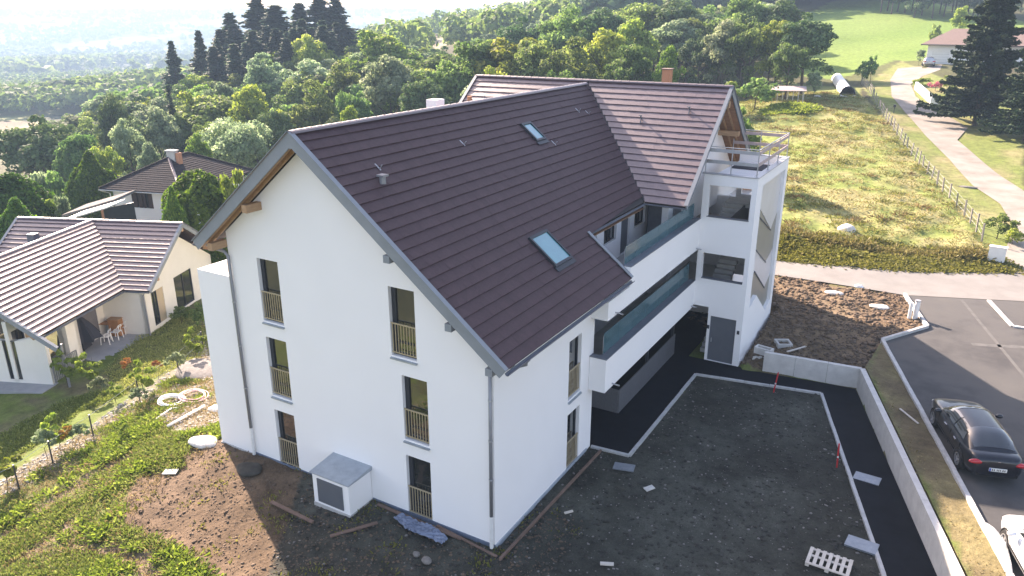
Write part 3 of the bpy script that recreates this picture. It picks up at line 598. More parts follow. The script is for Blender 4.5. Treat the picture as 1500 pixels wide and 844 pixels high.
for a, b in (((2.915,17.75,7.05),(2.915,21.2,5.5)),((2.915,18.4,5.2),(2.915,20.9,3.92)),((2.915,18.6,4.1),(2.915,21.3,2.45))): mb('coping').bar(a, b, .03, .05).build('handrail', bld)
# flights of stairs
for fl in range(3):
    z = fl*2.8
    for i in range(8):
        mb('concrete').box(.98,1.86,17.5+i*.27,17.5+i*.27+.29,z+.175*i-.02,z+.175*(i+1)).build('step', bld)
        if fl < 2: mb('concrete').box(1.92,2.8,19.4-i*.27,19.4-i*.27+.29,z+1.4+.175*i-.02,z+1.4+.175*(i+1)).build('step', bld)
    if fl: mb('concrete').box(.92,2.8,16.9,17.48,z-.2,z).build('landing', bld)
    mb('concrete').box(.92,2.8,19.7,20.9,z+1.2,z+1.4).build('landing', bld)
mb('frame_dark').bar((1.9,17.2,6.4),(1.9,20.5,6.5),.04,.9).build('handrail', bld)
for x in (1.50, 2.90): mb('frame_dark').box(x-.05,x+.05,16.60,16.66,1.62,1.78).build('wall_lamp', bld)
# roof terrace railing
rl = empty('safety_railing', (0, 0, 0), 'galvanised railing with pinkish boards round the roof terrace of the stair tower', 'railing')
c4 = [(.7,16.78),(2.95,16.78),(2.95,22.75),(.3,22.75)]
for (x0,y0),(x1,y1),n in ((c4[0],c4[1],2),(c4[1],c4[2],3),(c4[2],c4[3],2)):
    for i in range(n+1):
        if i == 0 and (x0,y0) != c4[0]: continue
        x = x0+(x1-x0)*i/n; y = y0+(y1-y0)*i/n; p = mb('galvanised').tube([(x,y,8.86),(x,y,10.02)], .024).build('post', rl); mb('galvanised').box(x-.06,x+.06,y-.06,y+.06,8.87,8.885).build('foot_plate', p)
    for z, m in ((9.38,'rail_board'),(9.88,'rail_board')): mb(m if y0 != 16.78 or x0 > 2 else 'galvanised').bar((x0,y0,z),(x1+(.35 if y1 > 20 and x1 > 2 else 0)*0,y1,z),.035,.15).build('rail_board', rl)
    mb('galvanised').bar((x0,y0,10.03),(x1,y1,10.03),.045,.03).build('top_rail', rl)
for a, b in (((1.0,17.4),(2.0,18.0)),((.9,20.3),(2.6,21.9))): mb('dark_fabric').box(a[0],b[0],a[1],b[1],8.505,8.55).build('rubber_mat', bld)

# ------------------------------------------------------------------ the roofs
def deckslab(poly, O, U, D, N, nm, parent, m='deck_dark', th=.16, off=-.012, under='timber_soffit'):
    o = mb(m).prism(poly, [], Vector(O)+Vector(N)*off, U, D, N, th); r = o.build(nm, parent); 
    return r
NM = Vector((ST,0,CT)); DM = Vector((CT,0,-ST)); OM = Vector((XR,0,ZR)); SL = (XE-XR)/CT; SC = (XC-XR)/CT
vy = lambda s: YV+((ZR-ST*s)-ZU)/.8
roof = mb('deck_dark').prism([(YF+.03,0),(vy(0),0),(vy(SC),SC),(YC,SC),(YC,SL),(YF+.03,SL)], [], OM-NM*.012, (0,1,0), DM, NM, .15).build('roof', bld)
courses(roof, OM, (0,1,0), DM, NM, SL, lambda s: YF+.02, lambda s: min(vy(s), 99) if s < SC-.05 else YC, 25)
NL = Vector((-ST,0,CT)); DL = Vector((-CT,0,-ST)); SLL = (XR+11.34)/CT
r2 = mb('deck_dark').prism([(YF+.03,0),(19.4,0),(14.5,SLL),(YF+.03,SLL)], [], OM-NL*.012, (0,1,0), DL, NL, .15).build('roof', bld)
courses(r2, OM, (0,1,0), DL, NL, SLL, lambda s: YF+.02, lambda s: vy(s), 17, m='tile_plum_lit')
# wing
OW = Vector((0,19.6,12.32)); DW = Vector((0,-CT,-ST)); NW = Vector((0,-ST,CT)); SW = (19.6-YV)/CT; XWR, XWL = .8, -13.1
mx_ = lambda s: XR+(ZR-(12.32-ST*s))/.8
sv = (12.32-ZR)/ST
r3 = mb('deck_dark').prism([(XWR-.03,0),(XWR-.03,SW),(mx_(SW),SW),(XR,sv),(-2*-XR-mx_(6.6)+0*1,6.6) if False else (2*XR-mx_(6.4),6.4),(XWL,6.4),(XWL,0)], [], OW-NW*.012, (1,0,0), DW, NW, .15).build('roof', bld)
courses(r3, OW, (1,0,0), DW, NW, SW, lambda s: mx_(max(s,sv)), lambda s: XWR-.02, 19, m='tile_plum_lit')
courses(r3, OW, (1,0,0), DW, NW, SW, lambda s: XWL, lambda s: 2*XR-mx_(max(s,sv))-.02, 19, m='tile_plum_lit')
SR = (27.3-19.6)/CT
r4 = mb('deck_dark').prism([(XWR-.03,0),(XWR-.03,SR),(XWL,SR),(XWL,0)], [], OW-Vector((0,ST,CT))*.012, (1,0,0), (0,CT,-ST), (0,ST,CT), .15).build('roof', bld)
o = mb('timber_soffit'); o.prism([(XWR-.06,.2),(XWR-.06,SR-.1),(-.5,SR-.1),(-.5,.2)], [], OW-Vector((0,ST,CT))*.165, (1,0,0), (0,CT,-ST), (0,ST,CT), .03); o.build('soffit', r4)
# valleys and ridges
va = mb('deck_dark'); va.bar((XR+.02,19.42,ZR+.03),(XC,YV,ZU+.03),.14,.02); va.build('valley_gutter', roof)
def ridge(a, b, parent, m='tile_plum_lit', n=None):
    a, b = Vector(a), Vector(b); L = (b-a).length; n = n or int(L/.42); d = (b-a)/L
    for i in range(n):
        p = a+d*(L*i/n); q = a+d*(L*(i+1)/n+.03); sd = d.cross(Vector((0,0,1))).normalized(); g = mb(m); vs = []
        for e, rr in ((p, .125), (q, .14)):
            for k in range(6):
                t = math.pi*k/5; vs.append(e+sd*math.cos(t)*rr+Vector((0,0,1))*(math.sin(t)*rr*.75-.03))
        g.add(vs, [(k,k+1,k+7,k+6) for k in range(5)]+[(0,1,2,3,4,5),(6,7,8,9,10,11)]); g.smooth = True; g.build('ridge_tile', parent)
ridge((XR,YF,ZR+.03),(XR,19.2,ZR+.03), roof); ridge((XWL,19.6,12.35),(XWR,19.6,12.35), r3)
# verge boards, eaves, gutters
def verge(a, b, parent, up, wd=.05, ht=.34, m='fascia_grey'):
    a, b, up = Vector(a), Vector(b), Vector(up); mb(m).bar(a-up*(ht/2-.05), b-up*(ht/2-.05), wd, ht, up).build('verge_board', parent)
    mb(m).bar(a+up*.075, b+up*.075, .17, .018, up).build('verge_cap', parent)
a0 = OM+Vector((0,YF,0)); verge(a0, a0+DM*(SL+.02), roof, NM); verge(a0, a0+DL*(SLL+.02), r2, NL)
b0 = OW+Vector((XWR,0,0)); verge(b0, b0+DW*SW, r3, NW, ht=.26); verge(b0, b0+Vector((0,CT,-ST))*SR, r4, (0,ST,CT), ht=.26)
b1 = OW+Vector((XWL,0,0)); verge(b1, b1+DW*6.4, r3, NW, ht=.26)
mb('fascia_grey').prism([(-.30,-.42),(0,-.18),(.30,-.42),(0,.09)] if False else [(-.26,-.26),(0,-.44),(.26,-.26),(.0,.07)], [], a0+Vector((0,-.028,0)), (1,0,0), (0,0,1), (0,-1,0), .05).build('apex_plate', roof)
cutp = OM+DM*SC+Vector((0,YC,0)); verge(cutp, cutp+DM*(SL-SC), roof, NM, ht=.2)
def gutter(a, b, parent, r=.075, m='coping'):
    a, b = Vector(a), Vector(b); d = (b-a).normalized(); s = d.cross(Vector((0,0,1))).normalized(); g = mb(m); vs = []
    for e in (a, b):
        for rr in (r, r-.012):
            for k in range(7): t = math.pi*k/6; vs.append(e+s*math.cos(t)*rr-Vector((0,0,1))*math.sin(t)*rr)
    fs = []
    for k in range(6): fs += [(k,k+1,k+15,k+14),(k+8,k+7,k+21,k+22)]
    fs += [(0,14,21,7),(6,13,27,20)]; g.add(vs, fs).build('gutter', parent, recalc=False)
gutter((XE+.07,YF,6.37),(XE+.07,YC,6.37), roof); gutter((XC+.06,YC,ZU-.07),(XC+.06,YV,ZU-.07), roof, .06); gutter((XC,YV-.06,ZU-.07),(XWR,YV-.06,ZU-.07), r3, .06)
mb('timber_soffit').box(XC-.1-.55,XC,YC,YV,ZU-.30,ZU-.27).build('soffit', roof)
gutter((-11.40,YF,8.17),(-11.40,14,8.17), r2)
# wooden soffit and purlins under the left verge
for Dv, sl_, nn_, rf in ((DL, SLL, NL, r2), (DM, SL, NM, roof)):
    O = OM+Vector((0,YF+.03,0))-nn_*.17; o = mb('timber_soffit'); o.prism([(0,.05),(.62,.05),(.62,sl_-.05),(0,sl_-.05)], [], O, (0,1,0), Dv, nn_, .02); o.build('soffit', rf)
    for q in (.10, .42): mb('timber').bar(O+Vector((0,q,0))+Dv*.1-nn_*.05, O+Vector((0,q,0))+Dv*(sl_-.08)-nn_*.05, .09, .11, nn_).build('rafter', rf)
for x, wd, hh in ((-8.72,.22,.26),(-10.62,.22,.26)):
    z = ZR-.8*abs(x-XR)-.52; mb('timber').box(x-wd/2,x+wd/2,YF+.02,.0,z-hh,z).build('purlin', bld)
for x in (-3.05,-1.0,.30):
    z = ZR-.8*abs(x-XR)-.45; mb('fascia_grey').box(x-.11,x+.11,YF-.035,.0,z-.22,z).build('purlin', bld)
for y in (21.8, 24.6):
    z = 12.32-.8*(y-19.6)-.5; mb('timber').box(-.25,XWR-.04,y-.11,y+.11,z-.24,z).build('purlin', bld)
mb('timber').box(-.25,XWR-.04,19.49,19.71,11.4,11.7).build('purlin', bld)
for i in range(1): 
    for xx in (.05,.42): mb('timber').bar((xx,19.9,11.83),(xx,27.1,6.08),.09,.1,(0,ST,CT)).build('rafter', r4)
# downpipes
def pipe(pts, r, parent, low): 
    o = mb('pipe_grey'); o.smooth = True; o.tube(pts, r, 10); d = o.build('downpipe', parent)
    e = Vector(pts[-1]); mb('pvc_white').tube([e+Vector((0,0,.02)), e-Vector((0,0,low))], r*1.12, 10).build('pipe_foot', d)
    for k in (1, 2, 3):
        p = Vector(pts[-2]).lerp(e, k/4); mb('galvanised').tube([p+Vector((0,0,.02)), p-Vector((0,0,.02))], r*1.25, 10).build('pipe_bracket', d)
pipe([(-11.3,-.25,8.08),(-10.95,-.2,7.98),(-10.55,-.12,7.9),(-10.42,-.09,7.75),(-10.40,-.09,1.15)], .055, bld, 1.1)
pipe([(-.02,-.09,6.4),(-.02,-.09,1.15)], .055, bld, 1.12)
o = mb('pipe_grey'); o.smooth = True; o.tube([(XE+.07,.55,6.3),(XE+.0,.55,6.15),(.45,.5,6.0),(.12,.45,5.95)], .05, 10); o.build('downpipe', bld)
# skylights
def skylight(y, s, wd, hl, tilt=0.):
    O = OM+Vector((0,y,0))+DM*s+NM*.05; U = Vector((0,1,0)); f = mb('frame_dark')
    f.obox(O+U*wd/2+DM*.05, U*wd, DM*.1, NM*.14); f.obox(O+U*wd/2+DM*(hl-.05), U*wd, DM*.1, NM*.10)
    for q in (.045, wd-.045): f.obox(O+U*q+DM*hl/2, U*.09, DM*(hl-.2), NM*.13)
    f.obox(O+U*wd/2+DM*(hl+.09), U*(wd+.1), DM*.17, NM*.02)
    sk = f.build('skylight', bld); mb('glass_roof').obox(O+U*wd/2+DM*hl/2+NM*.02, U*(wd-.17), DM*(hl-.19), NM*.02).build('pane', sk)
skylight(4.87, 6.10, 1.24, 1.36); skylight(10.53, 1.53, .78, 1.0)
def rp(y, s, h=0.): return OM+Vector((0,y,0))+DM*s+NM*(h+.03)
mb('pipe_grey').tube([rp(1.02,2.5), rp(1.02,2.5)+Vector((0,0,.22))], .10, 12).build('roof_vent', bld); mb('pipe_grey').obox(rp(1.02,2.5)+Vector((0,0,.25)), (.26,0,0), (0,.26,0), (0,0,.06)).build('roof_vent', bld)
for y, s in ((1.41,1.85),(6.16,1.72),(15.95,1.44),(11.61,2.78),(16.6,1.7)):
    g = mb('galvanised'); p = rp(y, s, .0); g.bar(p-DM*.12, p+DM*.16, .05, .015, NM); g.bar(p+DM*.10, p+DM*.10+NM*.16, .05, .015); g.build('roof_hook', bld)
def wp(x, s, h=0.): return OW+Vector((x,0,0))+DW*s+NW*(h+.03)
for x, s in ((-2.79,2.35),(-.70,1.62)):
    g = mb('coping'); p = wp(x, s); g.tube([p, p+NW*.22], .035, 8); g.obox(p+NW*.22, (.13,0,0), (0,.13,0), (0,0,.03)); g.bar(p+NW*.05, p+Vector((.03,0,0))+DW*.3+NW*.02, .04, .03); g.build('roof_vent', bld)
mb('brick_orange').tube([wp(-12.63,1.87), wp(-12.63,1.87)+Vector((0,0,.22))], .13, 10).build('roof_vent', bld); mb('pipe_grey').tube([wp(-11.75,1.76), wp(-11.75,1.76)+Vector((0,0,.2))], .04, 8).build('roof_vent', bld)
g = mb('brick_orange').box(-2.85,-2.45,20.3,20.7,11.5,12.95); ch = g.build('chimney', bld); mb('tile_pink').box(-2.9,-2.4,20.25,20.75,12.95,13.0).build('chimney_cap', ch)
mb('render_white').box(-9.2,-8.7,9.7,10.3,9.4,12.12).build('chimney', bld)
# wall services housing beside the gable
vh = empty('service_housing', (-5.6, 0, 0), 'small white housing with a grey metal door and zinc lid against the gable foot', 'utility box')
def vb(m, x0,x1,y0,y1,z0,z1,nm,p=None): return mb(m).box(x0+5.6,x1+5.6,y0,y1,z0,z1).build(nm, p or vh)
vb('render_white',-6.37,-4.80,-1.1,-.02,-.2,1.20,'housing_body')
vb('concrete',-6.39,-4.78,-1.12,-.02,-.2,.06,'plinth'); vb('door_grey',-6.16,-5.06,-1.13,-1.1,.16,1.04,'door')
mb('zinc').add([(-.84,-1.16,1.22),(.86,-1.16,1.22),(.86,-.0,1.34),(-.84,-.0,1.34),(-.84,-1.16,1.19),(.86,-1.16,1.19),(.86,-.0,1.19),(-.84,-.0,1.19)], [(0,1,2,3),(4,7,6,5),(0,4,5,1),(1,5,6,2),(2,6,7,3),(3,7,4,0)]).build('lid', vh)

# ------------------------------------------------------------------ odds and ends on the site
def thing(o, label, cat, group=None): return tag(o, label, cat, group)
def plank(u0, v0, u1, v1, wd, label, z=0., m='board_brown', th=.035, name='plank', lift=.06):
    a = atz(u0, v0, z); b = atz(u1, v1, z); a[2] = b[2] = z+lift; c = (a+b)/2
    o = mb(m).bar(Vector(a-c), Vector(b-c), wd, th).build(name); o.location = c; return thing(o, label, 'plank')
plank(397,737,458,767,.13,'brown scaffold plank lying alone in the shade left of the service housing')
plank(484,788,553,768,.13,'brown plank lying askew just in front of the service housing')
plank(553,741,676,792,.12,'rust brown board lying along the gable foot behind the crumpled sheet')
plank(640,772,728,818,.08,'thin brown board ending at the near corner of the white building', th=.03)
plank(732,822,880,662,.07,'long thin edging board running from the near corner along the right wall', th=.09)
plank(668,764,716,796,.10,'short reddish board tucked against the gable foot near the corner', lift=.1)
plank(1153,517,1181,509,.10,'pale offcut of timber on the dark earth beside the square frame', z=.5, m='pallet_wood')
plank(1318,600,1345,622,.06,'pale stick lying on the shaded planting strip', z=1.03, m='pallet_wood', lift=.04)
def slab(u, v, z, wx, wy, rz, m, label, cat='slab', name='slab', th=.04, lift=.05):
    p = atz(u, v, z); o = mb(m).box(-wx/2,wx/2,-wy/2,wy/2,-th/2,th/2).build(name); o.location = (p[0],p[1],z+lift); o.rotation_euler = (R(2),R(-2),rz); return thing(o, label, cat)
slab(914,686,0,.75,.42,.2,'steel_cover','pale blue grey board lying flat on dark gravel near the path kerb','board','board')
slab(951,717,0,.35,.2,1.,'stone_white','small pale scrap on the dark gravel in front of the flat board','scrap','scrap')
slab(889,828,0,.4,.12,.4,'pallet_wood','small pale timber scrap at the bottom edge of the dark plot','scrap','scrap')
slab(833,752,0,.3,.08,.9,'pallet_wood','tiny pale wood offcut on the dark plot right of the long edging board','scrap','scrap')
slab(1270,702,0.,.85,.5,-.1,'steel_cover','grey manhole cover set in the sunken black path','manhole cover','manhole_cover', th=.03, lift=.03)
slab(1262,800,0.,.9,.55,-.1,'steel_cover','grey inspection cover on dark gravel beside the pallet','manhole cover','manhole_cover', th=.06, lift=.04)
slab(250,693,-.35,.5,.3,.5,'stone_white','small flat white slab on the soil slope left of the gable','slab', lift=.05)
def lump(u, v, z, sx, sy, sz, m, label, cat, name, sub=2, rough=.12, rz=0.):
    bm = bmesh.new(); bmesh.ops.create_icosphere(bm, subdivisions=sub+1, radius=1)
    for q in bm.verts:
        n = math.sin(q.co.x*3.1+u)*math.cos(q.co.y*2.7+v)*rough+random.uniform(-1,1)*rough*.35; q.co *= 1+n; q.co.x *= sx; q.co.y *= sy; q.co.z = max(q.co.z, -.4)*sz
    for f in bm.faces: f.smooth = True
    me = bpy.data.meshes.new(name); bm.to_mesh(me); bm.free(); me.materials.append(M(m)); p = gp(u, v) if z is None else atz(u, v, z); o = link(name, me); o.location = (p[0], p[1], p[2]+.02); o.rotation_euler.z = rz; return thing(o, label, cat)
lump(299,648,None,.62,.42,.16,'stone_white','large flat white boulder on the bare soil left of the gable','boulder','boulder', rz=.2)
lump(318,600,None,.42,.3,.16,'stone_white','white rubble lump beside the foot of the terrace block','boulder','boulder')
lump(716,770,0,.0001+.12,.1,.08,'stone_grey','small grey stone on the dark plot near the building corner','stone','stone')
lump(625,822,0,.17,.14,.1,'stone_grey','rounded grey stone in the shade at the bottom of the gable plot','stone','stone')
lump(610,813,0,.12,.1,.08,'stone_grey','smaller grey stone beside the rounded stone in the gable shade','stone','stone')
lump(300,545,None,1.7,1.2,.30,'gravel_dust','heap of grey gravel behind the terrace block','gravel heap','gravel_heap', rough=.08)
lump(365,688,0,.5,.4,.14,'clod_dark','low dark mound of tar at the foot of the left downpipe','earth mound','earth_mound')
lump(1240,333+4,None,.55,.5,.4,'stone_white','white limestone boulder lying in the tussocky meadow','boulder','boulder')
lump(1197,143,None,.5,.4,.3,'stone_white','pale block at the top of the meadow below the vegetable bed','boulder','boulder')
lump(1222,430,None,.5,.3,.12,'stone_white','flat white stone on the sunlit brown earth by the road','stone','stone')
lump(1258,421,None,.28,.2,.14,'plastic_white','white lump at the road edge of the brown earth','stone','stone')
lump(1288,450,None,.5,.35,.1,'stone_white','flat pale stone on the sunlit earth nearest the bollard','stone','stone')
lump(1418,275,None,.7,.25,.12,'stone_grey','grey slab lying on the mown grass edge of the driveway','stone','stone')
# crumpled sheet
sh = bmesh.new(); bmesh.ops.create_grid(sh, x_segments=26, y_segments=8, size=.5)
for q in sh.verts:
    e = math.sin(q.co.x*9)*.12; q.co.y += e*.6; q.co.z = .05+abs(math.sin(q.co.x*31+q.co.y*17))*.07+random.uniform(0,.05); q.co.x *= 2.1; q.co.y *= .5*(1.2-abs(q.co.x)*.5)
me = bpy.data.meshes.new('plastic_sheet'); sh.to_mesh(me); sh.free(); me.materials.append(M('plastic_sheet')); p = atz(618,775,0); o = link('plastic_sheet', me, loc=(p[0]+.05,p[1]-.12,.02), rz=-.1); thing(o, 'crumpled blue grey plastic sheet on the soil at the gable foot', 'plastic sheet')
# hoses
def hose(u, v, turns, rad, m, label, seed):
    p = gp(u, v); r_ = random.Random(seed); pts = []
    for i in range(turns*16):
        t = i/16*2*math.pi; k = 1+.18*math.sin(t*.37+seed)+r_.uniform(-.02,.02); x, y = rad*k*math.cos(t), rad*.8*k*math.sin(t); pts.append((x, y, .05+.02*(i/16)+.03*abs(math.sin(t*1.7))))
    o = mb(m); o.smooth = True; o.tube(pts, .022, 6); o = o.build('hose'); o.location = p+Vector((0,0,.04)); return thing(o, label, 'hose')
hose(284,584,5,.62,'hose_rose','coiled rose coloured hose on the rubble beside the terrace block',1); hose(252,592,6,.55,'plastic_white','tangled white hose on the rubble left of the rose coil',2)
def runpipe(px, r, m, label, name='pipe', cat='pipe'):
    P = [gp(u, v)+Vector((0,0,.08)) for u, v in px]; c = P[0].copy(); o = mb(m); o.smooth = True; o.tube([q-c for q in P], r, 8); o = o.build(name); o.location = c; return thing(o, label, cat)
runpipe([(246,627),(262,618),(282,607),(300,597)], .06, 'pvc_white', 'straight white pipe lying on the weedy slope')
runpipe([(212,632),(225,620),(238,610),(252,601),(262,600)], .04, 'pvc_white', 'thin bent white pipe at the left end of the hoses')
# bollard pair, concrete frame
b = empty('service_post', gp(1336,467), 'white double service post standing at the bend of the parking kerb', 'post')
mb('plastic_white').tube([(-.14,0,0),(-.14,0,.85)], .085, 12).build('post', b); mb('plastic_white').tube([(.12,.06,0),(.12,.06,.95)], .12, 12).build('post', b); mb('galvanised').tube([(.12,.06,.95),(.12,.06,1.0)], .14, 12).build('cap', b)
def stake(u, v, z, h, label, lean=.0):
    p = atz(u, v, z); b = empty('marker_stake', p, label, 'stake'); 
    mb('plastic_red').bar((0,0,-.1),(lean,0,h),.05,.05,(0,1,0)).build('stake_body', b); mb('plastic_white').bar((lean*.4,0,h*.4),(lean*.47,0,h*.47),.055,.055,(0,1,0)).build('reflective_band', b); return b
stake(1133,574,0,.95,'red marker stake standing at the kerb in front of the low wall',.1); stake(1226,684,0,.95,'red marker stake standing at the kerb halfway down the sunken path',-.05)
fr = empty('square_ring', (4.5,19.2,.42), 'square pale concrete ring lying on the dark earth behind the low wall', 'concrete ring', rz=.5)
for a in ((-.35,-.35,.35,-.25),(-.35,.25,.35,.35),(-.35,-.25,-.25,.25),(.25,-.25,.35,.25)): mb('concrete').box(a[0],a[2],a[1],a[3],0,.22).build('ring_side', fr)
cb = empty('concrete_block', (3.95,17.6,.2), 'pale hollow concrete block at the tower end of the low wall', 'concrete block', rz=-.2)
for a in ((-.4,-.2,.4,-.12),(-.4,.12,.4,.2),(-.4,-.12,-.32,.12),(.32,-.12,.4,.12)): mb('concrete_pale').box(a[0],a[2],a[1],a[3],.3,.62).build('block_side', cb)
lump(1108,530,0,.3,.22,.3,'stone_white','whitish rubble heap between the tower corner and the low wall','rubble','rubble', rough=.3)
# pallet
pl = empty('pallet', (9.0,4.35,.02), 'weathered wooden pallet lying on the dark plot at the bottom edge', 'pallet', rz=-.02)
for i in range(7): mb('pallet_wood').box(-.6+i*.185,-.6+i*.185+.10,-.42,.42,.11,.132).build('slat', pl)
for y in (-.4,0,.32): mb('pallet_wood').box(-.6,.61,y,y+.09,.085,.11).build('stringer', pl)
for y in (-.4,0,.32):
    for x in (-.6,-.05,.5): mb('pallet_wood').box(x,x+.11,y,y+.09,.0,.085).build('block', pl)
# pale bent strip leaning on the parking kerb
o = mb('plate_white'); P = [atz(u, v, 1.02) for u, v in ((1438,770),(1447,783),(1458,800),(1466,818),(1472,836),(1476,846))]; vs = []
for i, q in enumerate(P): t = i/5; hgt_ = .05+.28*math.sin(math.pi*min(t*.9+.08,1)); vs += [(q[0]+.0,q[1],1.03),(q[0]+.10,q[1]+.02,1.03+hgt_),(q[0]+.12,q[1]+.02,1.03+hgt_),(q[0]+.03,q[1],1.03)]
fs = []
for i in range(5): fs += [(i*4+k, i*4+(k+1) % 4, i*4+4+(k+1) % 4, i*4+4+k) for k in range(4)]
fs += [(0,1,2,3),(20,23,22,21)]; c = Vector(P[0]); o = MB().mat('sheet_metal').add([Vector(v)-c for v in vs], fs).build('bent_strip'); o.location = c; thing(o, 'long bent strip of pale bluish metal leaning along the parking kerb', 'metal strip')

# ------------------------------------------------------------------ neighbour houses
def hframe(deg): a = R(deg); return Vector((math.cos(a), math.sin(a), 0)), Vector((-math.sin(a), math.cos(a), 0))
UP = Vector((0,0,1))
nb = empty('bungalow', (0,0,0), 'low cream house with plum tiled crossing roofs on the slope left of the apartment building', 'house')
p_, q_ = hframe(23.3); V0 = Vector((-28.91,7.21,.9)); TN = .6578; cB = 1/math.sqrt(1+TN*TN); sB = TN*cB
def L3(p, q, z): return V0+p_*p+q_*q+UP*z
ew, hr = 4.24, 2.79
DA = -q_*cB-UP*sB; NA = -q_*sB+UP*cB; OA = L3(0, ew, hr); SA = ew/cB
ra = mb('deck_dark').prism([(-9.2,0),(1.54,0),(1.54,SA),(-9.2,SA)], [], OA-NA*.012, p_, DA, NA, .13).build('roof', nb)
courses(ra, OA, p_, DA, NA, SA, lambda s: -9.2, lambda s: 1.52, 15, m='tile_plum_lit', th=.06, jit=.35)
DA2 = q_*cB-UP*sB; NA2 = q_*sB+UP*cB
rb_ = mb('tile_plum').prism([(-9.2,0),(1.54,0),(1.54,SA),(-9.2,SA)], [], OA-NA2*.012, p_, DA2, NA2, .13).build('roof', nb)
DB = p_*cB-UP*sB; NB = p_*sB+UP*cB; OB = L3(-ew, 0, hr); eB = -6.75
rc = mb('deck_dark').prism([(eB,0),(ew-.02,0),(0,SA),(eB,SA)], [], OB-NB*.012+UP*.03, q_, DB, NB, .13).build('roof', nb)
courses(rc, OB+UP*.03, q_, DB, NB, SA, lambda s: eB, lambda s: ew*(1-s/SA), 17, m='tile_plum_lit', th=.075, jit=.35)
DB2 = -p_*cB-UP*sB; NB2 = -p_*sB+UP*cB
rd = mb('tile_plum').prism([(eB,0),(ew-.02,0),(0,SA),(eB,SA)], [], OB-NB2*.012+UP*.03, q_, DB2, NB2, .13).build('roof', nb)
verge(OA+p_*1.54, OA+p_*1.54+DA*SA, ra, NA, ht=.24); verge(OA+p_*1.54, OA+p_*1.54+DA2*SA, rb_, NA2, ht=.24); verge(OA-p_*9.2, OA-p_*9.2+DA*SA, ra, NA, ht=.24)
verge(OB+q_*eB, OB+q_*eB+DB*(SA+1.0), rc, NB, ht=.26); verge(OB+q_*eB, OB+q_*eB+DB2*SA, rd, NB2, ht=.26)
ridge(L3(-9.2,ew,hr+.03), L3(1.54,ew,hr+.03), ra); ridge(L3(-ew,eB,hr+.05), L3(-ew,ew,hr+.05), rc)
gutter(L3(.06,eB,-.06), L3(.06,0,-.06), rc, .06); gutter(L3(0,-.06,-.06), L3(1.54,-.06,-.06), ra, .06)
def nwall(a, b, z0, z1, holes=(), th=.22, gable=None, m='render_cream', nm='wall'):
    """wall from a to b in house axes, outside to the right of a->b"""
    A, B = L3(*a, 0), L3(*b, 0); U = (B-A); L = U.length; U.normalize(); N = U.cross(UP)
    pts = [(0,z0),(L,z0),(L,z1)]+([(g, h) for g, h in gable] if gable else [])+[(0,z1)]
    o = mb(m).prism(pts, [[(x0,y0),(x1,y0),(x1,y1),(x0,y1)] for x0,x1,y0,y1 in holes], A, U, UP, N, th).build(nm, nb); return A, U, N
gz = -2.9
def nwin(AUN, x0, x1, y0, y1, m='glass', nm='window', mull=True):
    A, U, N = AUN; Q = A-N*.06; f = mb('frame_dark' if m == 'glass' else m); fw = .06
    if m != 'glass': return f.obox(Q+U*(x0+x1)/2+UP*(y0+y1)/2, U*(x1-x0), N*.04, UP*(y1-y0)).build(nm, nb)
    for a, b, c, d in ((x0,x0+fw,y0,y1),(x1-fw,x1,y0,y1),(x0+fw,x1-fw,y0,y0+fw),(x0+fw,x1-fw,y1-fw,y1))+(((x0+x1)/2-.03,(x0+x1)/2+.03,y0+fw,y1-fw),)*(1 if mull else 0): f.obox(Q+U*(a+b)/2+UP*(c+d)/2, U*(b-a), N*.06, UP*(d-c))
    wi = f.build('window', nb); mb('glass').obox(Q-N*.02+U*(x0+x1)/2+UP*(y0+y1)/2, U*(x1-x0-.05), N*.02, UP*(y1-y0-.05)).build('pane', wi)
# gable end of the rear wing (faces the apartment building)
zt = hr-.30
G = nwall((.85,.35),(.85,8.1), gz, -.35, [(.75,2.0,-2.6,-.55),(3.2,5.2,-2.6,-.45)], gable=[(ew-.35,zt-.35)])
nwin(G,.75,1.35,-2.6,-.55); nwin(G,1.35,2.0,-2.6,-.55,'shutter_beige','shutter'); nwin(G,3.2,5.2,-2.6,-.45)
G = nwall((-1.75,.35),(.85,.35), gz, -.12); 
G = nwall((-1.75,-3.2),(-1.75,.35), gz, -.0, [(.3,3.0,-2.6,-.2)]); nwin(G,.3,3.0,-2.6,-.2,'shutter_grey','shutter')
G = nwall((-.7,-3.2),(-1.75,-3.2), gz, .2); G = nwall((-.7,-4.1),(-.7,-3.2), gz, .1)
G = nwall((-2.2,-6.1),(-2.2,-4.1), gz, .4, [(.2,1.0,-2.5,-.2),(1.05,1.7,-2.5,-.2)]); nwin(G,.2,1.0,-2.5,-.2); nwin(G,1.05,1.7,-2.5,-.2,'shutter_beige','shutter')
G = nwall((-2.2,-4.1),(-.7,-4.1), gz, .2) if False else G
G = nwall((-8.0,-6.1),(-.35,-6.1), gz, -.2, [(5.35,6.05,-2.7,-.6),(4.5,5.35,-2.7,-.6)], gable=[(8.0-ew,zt-.4)]); nwin(G,5.35,6.05,-2.7,-.6,mull=False); nwin(G,4.5,5.35,-2.7,-.6,'shutter_beige','shutter')
nwall((-9,7.9),(-9,-.2), gz, -.3); nwall((.85,8.1),(-9,8.1), gz, -.35); nwall((-8,-.2),(-8,-6.1), gz, -.2)
o = mb('timber'); o.bar(L3(-.9,-6.3,.0-.0), L3(.9,-6.55,.0-.35) if False else L3(-.35,-6.6,-.12), .16,.2); o.build('purlin', nb)
for P, Q in ((L3(.85,1.1,.35), L3(1.5,1.1,.35)), (L3(.85,7.4,.35), L3(1.5,7.4,.35)), (L3(.85,ew,2.4), L3(1.5,ew,2.4))): mb('timber').bar(P, Q, .16, .2).build('purlin', nb)
